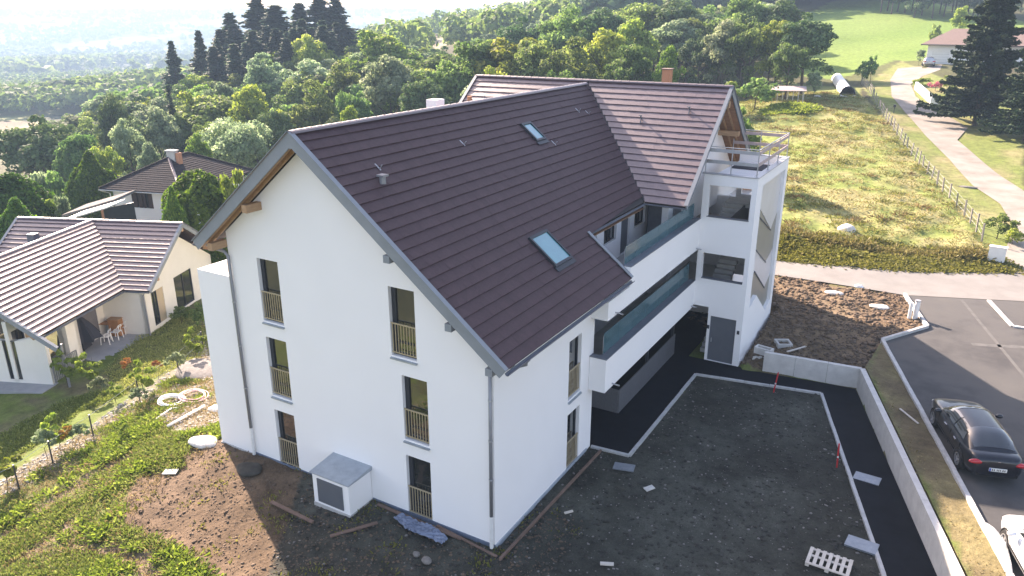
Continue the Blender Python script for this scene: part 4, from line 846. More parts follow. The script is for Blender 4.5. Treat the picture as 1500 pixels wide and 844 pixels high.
mb('pipe_grey').tube([L3(1.2,.1,-.1), L3(1.0,.2,-.35), L3(1.0,.22,gz)], .05).build('downpipe', nb)
mb('pipe_grey').tube([L3(.7,-6.3,-.5), L3(.7,-6.3,gz)], .06).build('porch_post', nb)
ch = mb('coping').box(0,0,0,0,0,0) if False else mb('coping').obox(OA-p_*6.9+DA*2.2+UP*.35, p_*.45, q_*.45, UP*.9).build('chimney', nb)
def nsheet(nm, pts, z, m): 
    P = [L3(p, q, 0) for p, q in pts]; A = mb(m).prism([(v.x, v.y) for v in P], [], (0,0,z), (1,0,0), (0,1,0), (0,0,1), .5).build(nm); tag(A, kind='structure'); return A
PZ = -1.92
nsheet('patio', [(-2.6,-3.2),(-.7,-3.2),(.55,-3.5),(.95,.3),(-2.6,.3)], PZ, 'patio_slab'); nsheet('patio', [(.9,4.2),(.9,8.8),(2.6,8.8),(2.5,5.0)], PZ, 'patio_slab')
nsheet('patio', [(-.75,-6.1),(-3.8,-6.1),(-3.8,-7.0),(-.3,-7.0),(-.1,-4.2),(-.75,-4.2)], PZ-.05, 'patio_slab'); nsheet('patio', [(-3.4,-7.6),(-.9,-9.4),(-2.2,-13),(-6,-11.5)], PZ-.1, 'patio_slab')
# glass balustrade of the porch
bl = empty('balustrade', tuple(L3(-.1,-5.1,0)), 'grey slatted balustrade closing the porch of the cream house', 'balustrade'); bl.location = (0,0,0)
for a in ((-.28,-6.0),(-.28,-5.1),(-.28,-4.2)): mb('pipe_grey').bar(L3(*a,PZ-.9), L3(*a,PZ+.1), .05,.05).build('post', bl)
bl_z = PZ-.9
for i in range(16):
    q = -6.0+1.8*i/15; mb('sheet_metal').bar(L3(-.28,q,bl_z+.05), L3(-.28,q,bl_z+.95), .07,.02, p_).build('slat', bl)
mb('pipe_grey').bar(L3(-.28,-6.0,bl_z+1.0), L3(-.28,-4.2,bl_z+1.0), .05,.04).build('top_rail', bl)
# patio furniture
def chair(loc, rz, label):
    b = empty('garden_chair', loc, label, 'chair', 'garden chairs on the patio', rz); m = 'plastic_white'
    mb(m).box(-.22,.22,-.22,.22,.43,.46).build('seat', b)
    for x in (-.2,.2):
        for y in (-.2,.2): mb(m).bar((x*1.15,y*1.2,0),(x,y,.45),.035,.035).build('leg', b)
    o = mb(m); o.tube([(-.23,-.05,.64),(-.23,-.22,.7),(-.12,-.27,.84),(.12,-.27,.84),(.23,-.22,.7),(.23,-.05,.64)], .022, 6); o.tube([(-.23,-.05,.64),(-.22,.0,.45)], .02, 6); o.tube([(.23,-.05,.64),(.22,.0,.45)], .02, 6); o.tube([(-.1,-.26,.83),(-.1,-.2,.45)],.015,6); o.tube([(.1,-.26,.83),(.1,-.2,.45)],.015,6); o.build('backrest', b); return b
for (u, v), rz, lb in zip(((157,503),(172,496),(183,488)), (2.2,2.0,1.9), ('white garden chair nearest the parasol on the patio','white garden chair in the middle of the three on the patio','white garden chair farthest from the parasol, nearest the wooden box')):
    p = atz(u, v, PZ); chair((p[0],p[1],PZ), rz, lb)
p = atz(150,492,PZ); tb = empty('garden_table', (p[0]-.3,p[1]+.3,PZ), 'brown wooden garden table behind the white chairs', 'table', rz=.4)
mb('door_wood').box(-.8,.8,-.45,.45,.71,.75).build('table_top', tb)
for x in (-.7,.7):
    for y in (-.38,.38): mb('door_wood').box(x-.03,x+.03,y-.03,y+.03,0,.71).build('leg', tb)
p = L3(-.95,.10,0); bx = empty('wooden_cabinet', (p[0],p[1],PZ), 'orange brown wooden cabinet against the cream patio wall', 'cabinet', rz=R(23)); mb('door_wood').box(-.33,.33,-.2,.2,.0,1.0).build('cabinet_body', bx); mb('door_wood').box(-.31,-.01,-.225,-.2,.05,.95).build('door', bx); mb('door_wood').box(.01,.31,-.225,-.2,.05,.95).build('door', bx); mb('timber').box(-.36,.36,-.24,.22,1.0,1.03).build('top_board', bx)
p = atz(124,515,PZ); ps = empty('parasol', (p[0],p[1],PZ-.35), 'closed dark blue parasol on a stand by the patio', 'parasol'); mb('frame_dark').tube([(0,0,0),(0,0,2.5)], .03).build('pole', ps); mb('concrete').tube([(0,0,0),(0,0,.1)], .3, 14).build('base', ps)
o = mb('dark_fabric'); n = 16; vs = []; 
for k in range(5):
    for j in range(n): t = 2*math.pi*j/n; r_ = (.03+.26*k)*(1-.28*(j % 2)); vs.append((r_*math.cos(t), r_*math.sin(t), 2.5-.22*k-.03*k*k))
o.add(vs, [(k*n+j, k*n+(j+1) % n, (k+1)*n+(j+1) % n, (k+1)*n+j) for k in range(4) for j in range(n)]).build('canopy', ps, recalc=False)
p = atz(135,508,PZ); bc = empty('covered_barbecue', (p[0]-.6,p[1]-.6,PZ-.05), 'barbecue under a dark cover beside the closed parasol', 'barbecue', rz=.5)
o = mb('dark_fabric'); o.add([(-.75,-.4,.1),(.75,-.4,.1),(.75,.4,.1),(-.75,.4,.1),(-.65,-.32,.95),(.65,-.32,.95),(.65,.32,.95),(-.65,.32,.95),(-.3,-.2,1.15),(.3,-.2,1.15),(.3,.2,1.15),(-.3,.2,1.15)], [(0,1,5,4),(1,2,6,5),(2,3,7,6),(3,0,4,7),(4,5,9,8),(5,6,10,9),(6,7,11,10),(7,4,8,11),(8,9,10,11),(3,2,1,0)]).build('cover', bc)
for x in (-.6,.6): mb('rubber').tube([(x,-.3,.06),(x,.3,.06)], .08, 10).build('wheel', bc)
o = mb('plastic_white'); o.box(-.55,.55,-.3,.3,.0,1.3); o = o.build('garden_chest'); o.location = (atz(118,497,PZ)[0],atz(118,497,PZ)[1]+.3,PZ); o.rotation_euler.z = .4; thing(o, 'tall white cabinet against the wall behind the closed parasol', 'cabinet')

# white hipped house
wh = empty('hipped_house', (0,0,0), 'white house with low hipped roof and dark brown shutters beyond the cream house', 'house')
p2, q2 = hframe(15.9); K = Vector(dep(266,284,66)); LW, LL, HR = 8.55, 11.2, 2.22
def W3(p, q, z): return K+p2*p+q2*q+UP*z
a = LW/2
e = [(0,0,0),(0,LL,0),(-LW,LL,0),(-LW,0,0)]; r0, r1 = (-a,a*1.02,HR), (-a,LL-a*.95,HR)
def hipface(pts, m, parent, rows):
    P = [W3(*v) for v in pts]; U = (P[1]-P[0]).normalized(); T = P[2] if len(P) == 3 else P[3]; D0 = (P[0]-T); D0 = D0-U*D0.dot(U); sl = D0.length; D = D0.normalized(); N = U.cross(-D).normalized(); 
    if N.z < 0: N = -N
    top = P[0]-D*sl; aL = (P[3]-P[0]).dot(U) if len(P) == 4 else (P[2]-P[0]).dot(U); aR = (P[2]-P[0]).dot(U); Lb = (P[1]-P[0]).length
    o = mb('deck_dark').add(P+[v-UP*.12 for v in P], [tuple(range(len(P))), tuple(range(len(P), 2*len(P)))[::-1]]+[(i,(i+1) % len(P),len(P)+(i+1) % len(P),len(P)+i) for i in range(len(P))]).build('roof', parent)
    courses(o, top+N*.01, U, D, N, sl, lambda s: aL*(1-s/sl), lambda s: aR+(Lb-aR)*(s/sl), rows, m, tw=.45, th=.03)
    return o
hf = hipface([e[3],e[0],r0], 'tile_old', wh, 17); hipface([e[0],e[1],r1,r0], 'tile_old', wh, 17); hipface([e[1],e[2],r1], 'tile_old', wh, 12); hipface([e[2],e[3],r0,r1], 'tile_old', wh, 12)
ridge(W3(*r0)+UP*.0, W3(0,0,.0), hf, 'tile_plum_lit'); ridge(W3(*r0)+UP*.05, W3(-LW,0,.05), hf, 'tile_old'); ridge(W3(*r0)+UP*.05, W3(*r1)+UP*.05, hf, 'tile_old'); ridge(W3(*r1)+UP*.05, W3(0,LL,.05), hf, 'tile_old')
cc = .75; wb = -5.6
def wwall(P, Q, nm='wall', holes=()):
    A = W3(*P,0); B = W3(*Q,0); U = (B-A); L = U.length; U.normalize(); N = U.cross(UP); mb('render_white').prism([(0,wb),(L,wb),(L,-.08),(0,-.08)], [[(x0,y0),(x1,y0),(x1,y1),(x0,y1)] for x0,x1,y0,y1 in holes], A, U, UP, N, .25).build(nm, wh); return A, U, N
A, U, N = wwall((-LW+cc,cc),(-cc,cc), holes=[(1.9,4.1,-1.75,-.35)])
for x0, x1, m in ((1.9,2.4,'shutter_brown'),(2.55,2.95,'shutter_brown'),(3.05,3.3,'shutter_brown'),(3.62,4.1,'shutter_brown')): mb(m).obox(A-N*.05+U*(x0+x1)/2-UP*1.05, U*(x1-x0), N*.05, UP*1.35).build('shutter', wh)
mb('glass').obox(A-N*.2+U*3.0-UP*1.05, U*2.2, N*.02, UP*1.38).build('pane', mb('frame_dark').obox(A-N*.17+U*3.45-UP*1.05, U*.06, N*.06, UP*1.38).build('window', wh))
A, U, N = wwall((-cc,cc),(-cc,LL-cc), holes=[(2.2,3.2,-1.5,-.35)]); mb('glass').obox(A-N*.18+U*2.7-UP*.92, U*1.0, N*.02, UP*1.15).build('window', wh)
wwall((-cc,LL-cc),(-LW+cc,LL-cc)); wwall((-LW+cc,LL-cc),(-LW+cc,cc))
gutter(W3(-LW,-.07,-.08), W3(0,-.07,-.08), hf, .07, 'pvc_white'); mb('pvc_white').tube([W3(-LW+.15,-.05,-.15), W3(-LW+.6,cc-.2,-.5), W3(-LW+.6,cc-.1,-5)], .05).build('downpipe', wh)
cp = mb('concrete').obox(W3(-a+.3,a+.25,HR+.1), p2*.85, q2*.5, UP*1.0).build('chimney', wh); mb('kerb_stone').obox(W3(-a+.3,a+.25,HR+.64), p2*1.05, q2*.7, UP*.09).build('chimney_cap', cp)
mb('brick_orange').obox(W3(-a+1.0,a+.25,HR-.1), p2*.3, q2*.5, UP*1.1).build('chimney', wh)
# carport and brick outhouse left of it
cpt = empty('carport', (0,0,0), 'flat pale roofed carport with a brick end between the thuja and the white house', 'carport')
A0 = Vector(dep(168,292,64)); B0 = Vector(dep(90,315,60)); dirc = (A0-B0)
mb('gravel_dust').add([B0, A0, A0+Vector((-1.5,3.0,.1)), B0+Vector((-1.5,3.0,.1)), B0-UP*.2, A0-UP*.2, A0+Vector((-1.5,3.0,-.1)), B0+Vector((-1.5,3.0,-.1))], [(0,1,2,3),(7,6,5,4),(0,4,5,1),(1,5,6,2),(2,6,7,3),(3,7,4,0)]).build('flat_roof', cpt)
A1 = Vector(dep(157,303,60)); B1 = Vector(dep(92,322,57)); mb('plastic_white').add([B1,A1,A1+Vector((-.9,2.2,.1)),B1+Vector((-.9,2.2,.1)),B1-UP*.12,A1-UP*.12,A1+Vector((-.9,2.2,-.05)),B1+Vector((-.9,2.2,-.05))], [(0,1,2,3),(7,6,5,4),(0,4,5,1),(1,5,6,2),(2,6,7,3),(3,7,4,0)]).build('flat_roof', cpt)
mb('frame_dark').bar(A1+Vector((-.4,1.2,-.2)), A1+Vector((-.4,1.2,-2.6)), 2.6,.1,(1,0,0)).build('wall', cpt)
mb('brick_orange').obox(Vector(dep(164,316,63))+UP*-.6, p2*1.3, q2*.8, UP*2.2).build('wall', cpt)
for t in (.1,.9):
    q = B0.lerp(A0, t); mb('wood_grey').bar(q-UP*.2, q-UP*3.4, .12,.12).build('post', cpt)

# ------------------------------------------------------------------ cars
def make_car(name, loc, rz, label, paint, L=4.62, Wd=1.8, H=1.45, x0g=-2.05, x1g=1.15, xr0=-.95, xr1=.25, deck=1.0, plate=True):
    """x forward, y left; body and cabin are lofted surfaces"""
    root = empty(name, loc, label, 'car', None, rz); hl, hw = L/2, Wd/2; wb = L*.305
    def top(x):
        t = (x+hl)/L
        if x > x1g-.1: k = (x-x1g+.1)/(hl-x1g+.1); return .98-.06*k-.20*k**3
        if x < x0g+.1: k = (x0g+.1-x)/(x0g+.1+hl+.001); return deck+.02-.03*k
        return .98
    def wid(x): k = abs(x)/hl; return hw*(1-.17*k**5-.02)
    xs = [-hl,-hl+.03,-hl+.12,-hl+.35,-1.7,-1.4,-1.0,-.5,0,.5,1.0,1.4,1.75,hl-.35,hl-.12,hl-.03,hl]
    xs = sorted(set(round(x*hl/2.31, 3) for x in xs)); b = mb(paint); b.smooth = True; vs = []; n = 0
    for x in xs:
        w_, t_ = wid(x), top(x); k = abs(x)/hl; e = max(0, (k-.965)/.035); lo = .22+.06*(k > .9); 
        ring = [(0,lo),(w_*.8,lo),(w_*.96,lo+.08),(w_,lo+.25),(w_*.995,.66),(w_*.97,t_*.88),(w_*.90,t_-.02),(w_*.72,t_+.01),(0,t_+.03)]
        c = (0, .58); ring = [(y*(1-.16*e), c[1]+(z-c[1])*(1-.22*e)) for y, z in ring]
        full = ring+[(-y, z) for y, z in ring[-2:0:-1]]; n = len(full); vs += [(x, y, z) for y, z in full]
    fs = [(i*n+k, i*n+(k+1) % n, (i+1)*n+(k+1) % n, (i+1)*n+k) for i in range(len(xs)-1) for k in range(n)]+[tuple(range(n)), tuple(range((len(xs)-1)*n, len(xs)*n))[::-1]]
    body = b.add(vs, fs).build('body', root); sm = body.modifiers.new('s', 'SUBSURF'); sm.levels = sm.render_levels = 1
    def Hc(x):
        if x < xr0: t = (x-x0g)/(xr0-x0g)
        elif x > xr1: t = (x1g-x)/(x1g-xr1)
        else: return (H-.95)*(1-.03*((x-(xr0+xr1)/2)/(xr1-xr0))**2*4*.6)
        t = min(max(t, 0), 1); return (H-.95)*(math.sin(t*math.pi/2)**.9)*(.985)
    def S(x, t, off=0.):
        h = Hc(x); th = math.pi*t; c_, s_ = math.cos(th), math.sin(th); wb_ = (wid(x)*.90)*(1-.25*max(0, 1-h/(H-.95))*0); e1 = .62
        y = wb_*math.copysign(abs(c_)**e1, c_)*(1-.22*(abs(s_)**.9)); z = .93+h*abs(s_)**.72; nx = Vector((0, c_, s_*.9+.1)).normalized(); return Vector((x, y, z))+nx*off+Vector(((.3*off if x > xr1 else -.3*off if x < xr0 else 0),0,0))
    def patch(nm, m, xa, xb, ta, tb, off, nx=10, nt=10, parent=None, shape=None):
        g = mb(m); g.smooth = True; vs = []
        for i in range(nx+1):
            for j in range(nt+1):
                x = xa+(xb-xa)*i/nx; t = ta+(tb-ta)*j/nt
                if shape: x, t = shape(i/nx, j/nt)
                vs.append(S(x, t, off))
        g.add(vs, [(i*(nt+1)+j, (i+1)*(nt+1)+j, (i+1)*(nt+1)+j+1, i*(nt+1)+j+1) for i in range(nx) for j in range(nt)]); return g.build(nm, parent or root)
    cabin = patch('roof', paint, x0g, x1g, 0, 1, 0, 26, 24)
    patch('windscreen', 'glass', xr1+.04, x1g-.05, .14, .86, .012); patch('rear_window', 'glass', x0g+.22, xr0-.06, .17, .83, .012)
    for s in (0, 1):
        f = (lambda t: t) if s == 0 else (lambda t: 1-t)
        def sh(xa, xb, xa2, xb2): return lambda a, c: ((xa+(xb-xa)*a)*(1-c)+(xa2+(xb2-xa2)*a)*c, f(.035+.235*c))
        patch('side_window', 'glass', 0, 0, 0, 0, .010, 6, 6, shape=sh(-.30,.86,-.30,.22)); patch('side_window', 'glass', 0, 0, 0, 0, .010, 6, 6, shape=sh(-1.32,-.38,-1.02,-.38))
    for sx in (-1, 1):
        for sy in (-1, 1):
            cx, cy_ = sx*wb, sy*(hw-.115); t = mb('rubber'); t.smooth = True; prof = [(.21,-.10),(.30,-.105),(.325,-.07),(.33,0),(.325,.07),(.30,.105),(.21,.10)]; nn_ = 24; vv = []
            for a in range(nn_):
                an = 2*math.pi*a/nn_
                for r_, y in prof: vv.append((cx+r_*math.cos(an), cy_+y, .33+r_*math.sin(an)))
            k = len(prof); t.add(vv, [(a*k+i, ((a+1) % nn_)*k+i, ((a+1) % nn_)*k+i+1, a*k+i+1) for a in range(nn_) for i in range(k-1)]); wh_ = t.build('wheel', root)
            g = mb('alloy'); yo = cy_+sy*.085; g.tube([(cx,yo,.33),(cx,yo+sy*.02,.33)], .05, 10)
            for q in range(5):
                an = 2*math.pi*q/5+.3; g.bar((cx+.03*math.cos(an),yo+sy*.008,.33+.03*math.sin(an)), (cx+.205*math.cos(an),yo,.33+.205*math.sin(an)), .05,.02,(0,1,0))
            for q in range(20):
                a1, a2 = 2*math.pi*q/20, 2*math.pi*(q+1)/20; g.bar((cx+.205*math.cos(a1),yo,.33+.205*math.sin(a1)), (cx+.205*math.cos(a2),yo,.33+.205*math.sin(a2)), .03,.05,(0,1,0))
            g.build('rim', wh_); mb('rubber').tube([(cx,cy_-.03*sy,.33),(cx,cy_+.05*sy,.33)], .2, 16).build('brake_disc', wh_)
            ar = mb('rubber'); ar.tube([(cx+.365*math.cos(a),sy*(wid(cx)+.003)-sy*.03,.33+.365*math.sin(a)) for a in [math.pi*j/12 for j in range(-1,14)]], .035, 6); ar.build('wheel_arch', root)
    for sy in (-1, 1):
        def pod(nm, m, x, y, z, sx_, sy_, sz_, rzz=0., tilt=0.):
            g = mb(m); g.smooth = True; bm = bmesh.new(); bmesh.ops.create_uvsphere(bm, u_segments=14, v_segments=8, radius=1); bm.verts.ensure_lookup_table()
            R_ = Matrix.Rotation(rzz, 3, 'Z') @ Matrix.Rotation(tilt, 3, 'Y'); vv = [R_ @ Vector((q.co.x*sx_, q.co.y*sy_, q.co.z*sz_))+Vector((x, y, z)) for q in bm.verts]; ff = [[q.index for q in f_.verts] for f_ in bm.faces]; bm.free(); g.add(vv, ff); return g.build(nm, root)
        tl = pod('tail_light', 'lamp_red', -hl+.06, sy*(hw*.66), .80, .10, .30, .085, rzz=sy*.16); pod('headlight', 'alloy', hl-.19, sy*(hw*.64), .66, .12, .20, .075, rzz=-sy*.35)
        pod('wing_mirror', paint, .72, sy*(hw+.09), 1.0, .09, .13, .08)
        for x in (.05, -.95): mb('chrome' if paint == 'car_black' else paint).bar((x,sy*(hw*.975),.79), (x+.19,sy*(hw*.98),.80), .045,.03).build('door_handle', root)
        for xx in (.90, -.36, -1.30): mb('rubber').bar((xx,sy*(wid(xx)*.997),.32), (xx-.02,sy*(wid(xx)*.975),.90), .012,.012,(1,0,0)).build('door_seam', root)
        mb('rubber').bar((-1.0,sy*(hw*.985),.47), (1.0,sy*(hw*.985),.47), .02,.05).build('side_moulding', root)
    mb('rubber').box(-hl-.005,-hl+.06,-.62,.62,.33,.43).build('rear_bumper_trim', root); mb('rubber').box(hl-.08,hl+.004,-.55,.55,.36,.48).build('grille', root)
    mb('chrome').obox((-hl-.01,0,.84),(.02,0,0),(0,.09,0),(0,0,.09)).build('emblem', root)
    pt = mb('plate_white').obox((-hl-.045,0,.60),(.03,0,0),(0,.52,0),(0,0,.11)).build('number_plate', root); mb('plate_blue').obox((-hl-.055,.235,.60),(.02,0,0),(0,.045,0),(0,0,.105)).build('plate_band', pt)
    for i, (y, wd_) in enumerate(((.17,.045),(.115,.045),(.03,.035),(-.015,.035),(-.06,.035),(-.14,.045),(-.195,.045))): mb('ink').obox((-hl-.056,y,.60),(.02,0,0),(0,wd_*.55,0),(0,0,.065)).build('plate_mark', pt)
    return root
hd = math.atan2(.958, -.285)
bc_ = make_car('parked_car', (12.35, 12.0, 1.0), hd+.02, 'black hatchback parked in the building shade beside the kerb, seen from behind', 'car_black', L=4.68, Wd=1.80)
make_car('parked_car', (14.44, 5.13, 1.0), hd, 'white car cut off by the bottom right corner of the picture', 'car_white', L=4.3, Wd=1.78, H=1.5, x0g=-2.0, x1g=1.15)
p = gp(1359, 97); make_car('parked_car', (p[0],p[1],p[2]+.05), math.atan2(1, -.1), 'small silver white estate car parked by the garage door of the far house', 'car_silver', H=1.5, x0g=-2.25, xr0=-1.9)

# ------------------------------------------------------------------ far house with garages, wall, planting
fh = empty('garage_house', (0,0,0), 'white house with pinkish tiled roof and white garage doors at the top of the drive', 'house')
G0 = gp(1355, 95); p5, q5 = hframe(-5); f0 = Vector(G0)+UP*.0
def F3(p, q, z): return f0+p5*p+q5*q+UP*z
def fb(m, a, b, c, d, z0, z1, nm, parent=None): return mb(m).obox(F3((a+b)/2,(c+d)/2,(z0+z1)/2), p5*(b-a), q5*(d-c), UP*(z1-z0)).build(nm, parent or fh)
o = mb('render_white').prism([(0,-2),(14,-2),(14,3.6),(0,3.6)], [[(.7,0),(3.3,0),(3.3,2.15),(.7,2.15)],[(4.0,0),(6.6,0),(6.6,2.15),(4.0,2.15)]], f0, p5, UP, -q5, .3).build('wall', fh)
fb('render_white',0,.3,.3,8,-2,3.6,'wall'); fb('render_white',13.7,14,.3,8,-2,3.6,'wall'); fb('render_white',0,14,8,8.3,-2,3.6,'wall')
for a in (.7, 4.0):
    d = fb('plastic_white',a,a+2.6,.12,.18,0,2.15,'garage_door')
    for i in range(1,5): fb('kerb_stone',a,a+2.6,.105,.12,2.15*i/5-.015,2.15*i/5+.015,'door_groove',d)
fb('frame_dark',3.55,3.75,-.1,0,2.2,2.5,'wall_lamp'); fb('pvc_white',.1,.2,-.1,0,0,3.4,'downpipe')
o = mb('tile_pink').add([F3(-1,-1,3.3),F3(15,-1,3.3),F3(15,4.2,5.7),F3(2.8,4.2,5.7),F3(-1,9.3,3.3),F3(15,9.3,3.3),F3(-1,-1,3.12),F3(15,-1,3.12),F3(15,9.3,3.12),F3(-1,9.3,3.12)], [(0,1,2,3),(0,3,4),(3,2,5,4),(0,6,7,1),(4,9,6,0),(5,8,9,4),(6,9,8,7)]).build('roof', fh)
gutter(F3(-1,-1.06,3.3), F3(15,-1.06,3.3), o, .08, 'pipe_grey'); DF = (F3(0,4.2,5.7)-F3(0,-1,3.3)).normalized(); mb('glass_roof').obox(F3(7.6,1.2,4.33+.1), p5*.9, DF*1.2, UP*.08).build('skylight', fh)
def drape_wall(px, wd, z0, z1, name, label, cat, m='plastic_white', nm='wall_section', group=None):
    P = [gp(u, v) for u, v in px]; r_ = empty(name, (0,0,0), label, cat, group)
    for a, b in zip(P[:-1], P[1:]): mb(m).bar(a+UP*(z0+z1)/2, b+UP*(z0+z1)/2, wd, z1-z0).build(nm, r_)
    return r_
drape_wall([(1341,131),(1352,141),(1364,153)], .3, -.5, 1.0, 'garden_wall', 'low white garden wall curving beside the gravel drive', 'wall'); 
drape_wall([(1364,153),(1380,154)], .3, -.5, .9, 'garden_wall', 'short return of the white garden wall running into the dark fir', 'wall')
# pasture fence
fe = empty('pasture_fence', (0,0,0), 'wire pasture fence on grey wooden posts between the meadow and the drive', 'fence')
fpx = [(1262,124),(1282,150),(1300,180),(1318,206),(1340,235),(1364,263),(1390,292),(1412,318),(1430,340),(1446,372)]; FP = [gp(u, v) for u, v in fpx]; tot = sum((b-a).length for a, b in zip(FP[:-1], FP[1:])); posts = []
for a, b in zip(FP[:-1], FP[1:]):
    n = max(1, round((b-a).length/1.9)); 
    for i in range(n): q = a.lerp(b, i/n); q.z = h1(q.x, q.y); posts.append(q)
for q in posts: hh = random.uniform(1.1,1.35); mb('wood_grey').bar(q-UP*.2, q+Vector((random.uniform(-.1,.1),random.uniform(-.08,.08),hh)), .09,.09).build('post', fe)
for hh in (.35,.7,1.05):
    o = mb('galvanised').tube([q+UP*hh for q in posts], .005, 4); o.build('wire', fe)
fe2 = empty('garden_fence', (0,0,0), 'thin wire fence on dark steel posts along the gardens of the cream house', 'fence')
fpx = [(-30,745),(28,716),(78,680),(137,640),(205,587),(262,546),(298,512)]; FP = [gp(u, v) for u, v in fpx]
for q in FP: mb('frame_dark').bar(q-UP*.2, q+UP*1.05, .045,.045).build('post', fe2)
for hh in (.5,1.0): mb('galvanised').tube([q+UP*hh for q in FP], .008, 4).build('wire', fe2)
# lean-to and garden tunnel
P0 = gp(1130, 152); P1 = gp(1176, 150); sd = empty('lean_to', (0,0,0), 'open lean to shelter with pale sheet roof behind the vegetable bed', 'shelter'); U = (P1-P0); Ln = U.length; U.normalize(); Bk = Vector((-U.y,U.x,0))
zf = max(P0.z,P1.z)
o = mb('rail_board').add([P0-U*.5-Bk*.2+UP*1.7,P1+U*.3-Bk*.2+UP*(1.7+P0.z-P1.z),P1+U*.3+Bk*2+UP*(2.1+P0.z-P1.z),P0-U*.5+Bk*2+UP*2.1,P0-U*.5-Bk*.2+UP*1.62,P1+U*.3-Bk*.2+UP*(1.62+P0.z-P1.z),P1+U*.3+Bk*2+UP*(2.02+P0.z-P1.z),P0-U*.5+Bk*2+UP*2.02], [(0,1,2,3),(7,6,5,4),(0,4,5,1),(1,5,6,2),(2,6,7,3),(3,7,4,0)]).build('roof', sd)
for i in range(7): 
    q = P0+U*Ln*i/6; q.z = P0.z; mb('pallet_wood').bar(q-UP*.4, q+UP*1.65, .08,.08).build('post', sd)
    if i % 3 == 0: mb('pallet_wood').bar(q+Bk*1.9-UP*.4, q+Bk*1.9+UP*2.0, .08,.08).build('post', sd)
T0, T1 = gp(1242, 141), gp(1226, 117); tn = empty('garden_tunnel', (0,0,0), 'long white plastic covered garden tunnel with a dark open end', 'plastic tunnel'); A_ = T1-T0; Lt = A_.length; A_.normalize(); S_ = Vector((A_.y,-A_.x,0)).normalized()
o = mb('plastic_white'); vs = []
for i in range(11):
    for j in range(9): t = math.pi*j/8; w_ = .85*(1+.04*math.sin(i*2.1)); vs.append(T0+A_*(1.0+(Lt-1)*i/10)+S_*math.cos(t)*w_+UP*(math.sin(t)*1.05))
o.smooth = True; o.add(vs, [(i*9+j, (i+1)*9+j, (i+1)*9+j+1, i*9+j+1) for i in range(10) for j in range(8)]).build('cover', tn)
o = mb('dark_fabric'); o.tube([T0+A_*1.0+S_*math.cos(t)*.9+UP*math.sin(t)*1.1 for t in [math.pi*j/10 for j in range(11)]], .12, 6); o.build('hoop', tn); mb('plastic_white').obox(T0-UP*-.05, A_*2.2, S_*1.9, UP*.05).build('ground_sheet', tn)
mb('plastic_white').obox(T0+A_*1.2+UP*.4, A_*.05, S_*1.5, UP*.8) if False else None
# small white cabinet, road post
p = gp(1458, 384); o = mb('plastic_white'); o.box(-.45,.45,-.2,.2,0,.95); o.box(-.48,.48,-.23,.23,.95,1.0); ec = o.build('meter_cabinet'); ec.location = p; ec.rotation_euler.z = -.1; thing(ec, 'white meter cabinet at the foot of the round green bush by the road', 'cabinet')
p = gp(1309, 168-2); o = mb('frame_dark'); o.box(-.15,.15,-.12,.12,.7,1.0); o.tube([(0,0,0),(0,0,.75)], .04); o = o.build('mailbox'); o.location = p; thing(o, 'small dark mailbox on a post on the verge of the drive', 'mailbox')

# ------------------------------------------------------------------ trees and shrubs
def crown_mesh(nm, H, Rr, clumps, per, leaf, m, lo=.28, seed=0, round_=1., dense=.85):
    """uneven crown: leaf clumps spread through an ellipsoid, gaps between them"""
    global rng
    rng = np.random.default_rng(seed); C = []; 
    while len(C) < clumps:
        u = unit(rng.normal(size=3)); u[2] = abs(u[2]) if rng.random() < .72 else u[2]; r = rng.uniform(.35, 1)**.6*.82; zc = H*(lo+1)/2; rz = H*(1-lo)/2
        k = 1+.22*math.sin(3*math.atan2(u[1], u[0])+seed)+rng.uniform(-.12,.12); C.append((u[0]*r*Rr*k, u[1]*r*Rr*k, zc+u[2]*r*rz*(1+.1*rng.normal())))
    C = np.array(C); rad = rng.uniform(.16, .34, len(C))*Rr*dense*1.15; br = rng.uniform(-.22, .22, len(C)); P = []; N = []; T = []
    for c, rr, b in zip(C, rad, br):
        n = int(per*(rr/(Rr*.25))**2); d = unit(rng.normal(size=(n, 3))); d[:, 2] = np.where(rng.random(n) < .6, abs(d[:, 2]), d[:, 2]); rk = rr*rng.uniform(.55, 1.08, n)[:, None]*(1, 1, .8)
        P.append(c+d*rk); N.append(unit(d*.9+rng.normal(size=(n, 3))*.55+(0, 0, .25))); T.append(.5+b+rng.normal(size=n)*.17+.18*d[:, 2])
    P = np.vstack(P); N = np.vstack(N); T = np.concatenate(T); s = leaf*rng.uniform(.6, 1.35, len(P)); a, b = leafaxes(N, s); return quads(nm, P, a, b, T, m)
def trunk_mesh(nm, H, r, limbs, seed, top=.75, spread=.5):
    rr = random.Random(seed); g = mb('bark'); g.smooth = True; g.tube([(0,0,-1.5),(0,0,0),(rr.uniform(-.2,.2),rr.uniform(-.2,.2),H*.35),(rr.uniform(-.4,.4),rr.uniform(-.4,.4),H*top)], [r*1.3,r,r*.75,r*.18], 7)
    for i in range(limbs):
        a = i*2.4+rr.random(); z = H*rr.uniform(.28,.6); L = H*spread*rr.uniform(.35,.6); g.tube([(0,0,z),(math.cos(a)*L*.5,math.sin(a)*L*.5,z+L*.35),(math.cos(a)*L,math.sin(a)*L,z+L*.8)], [r*.4,r*.28,r*.08], 5)
    o = g.build(nm); me = o.data; bpy.data.objects.remove(o); return me
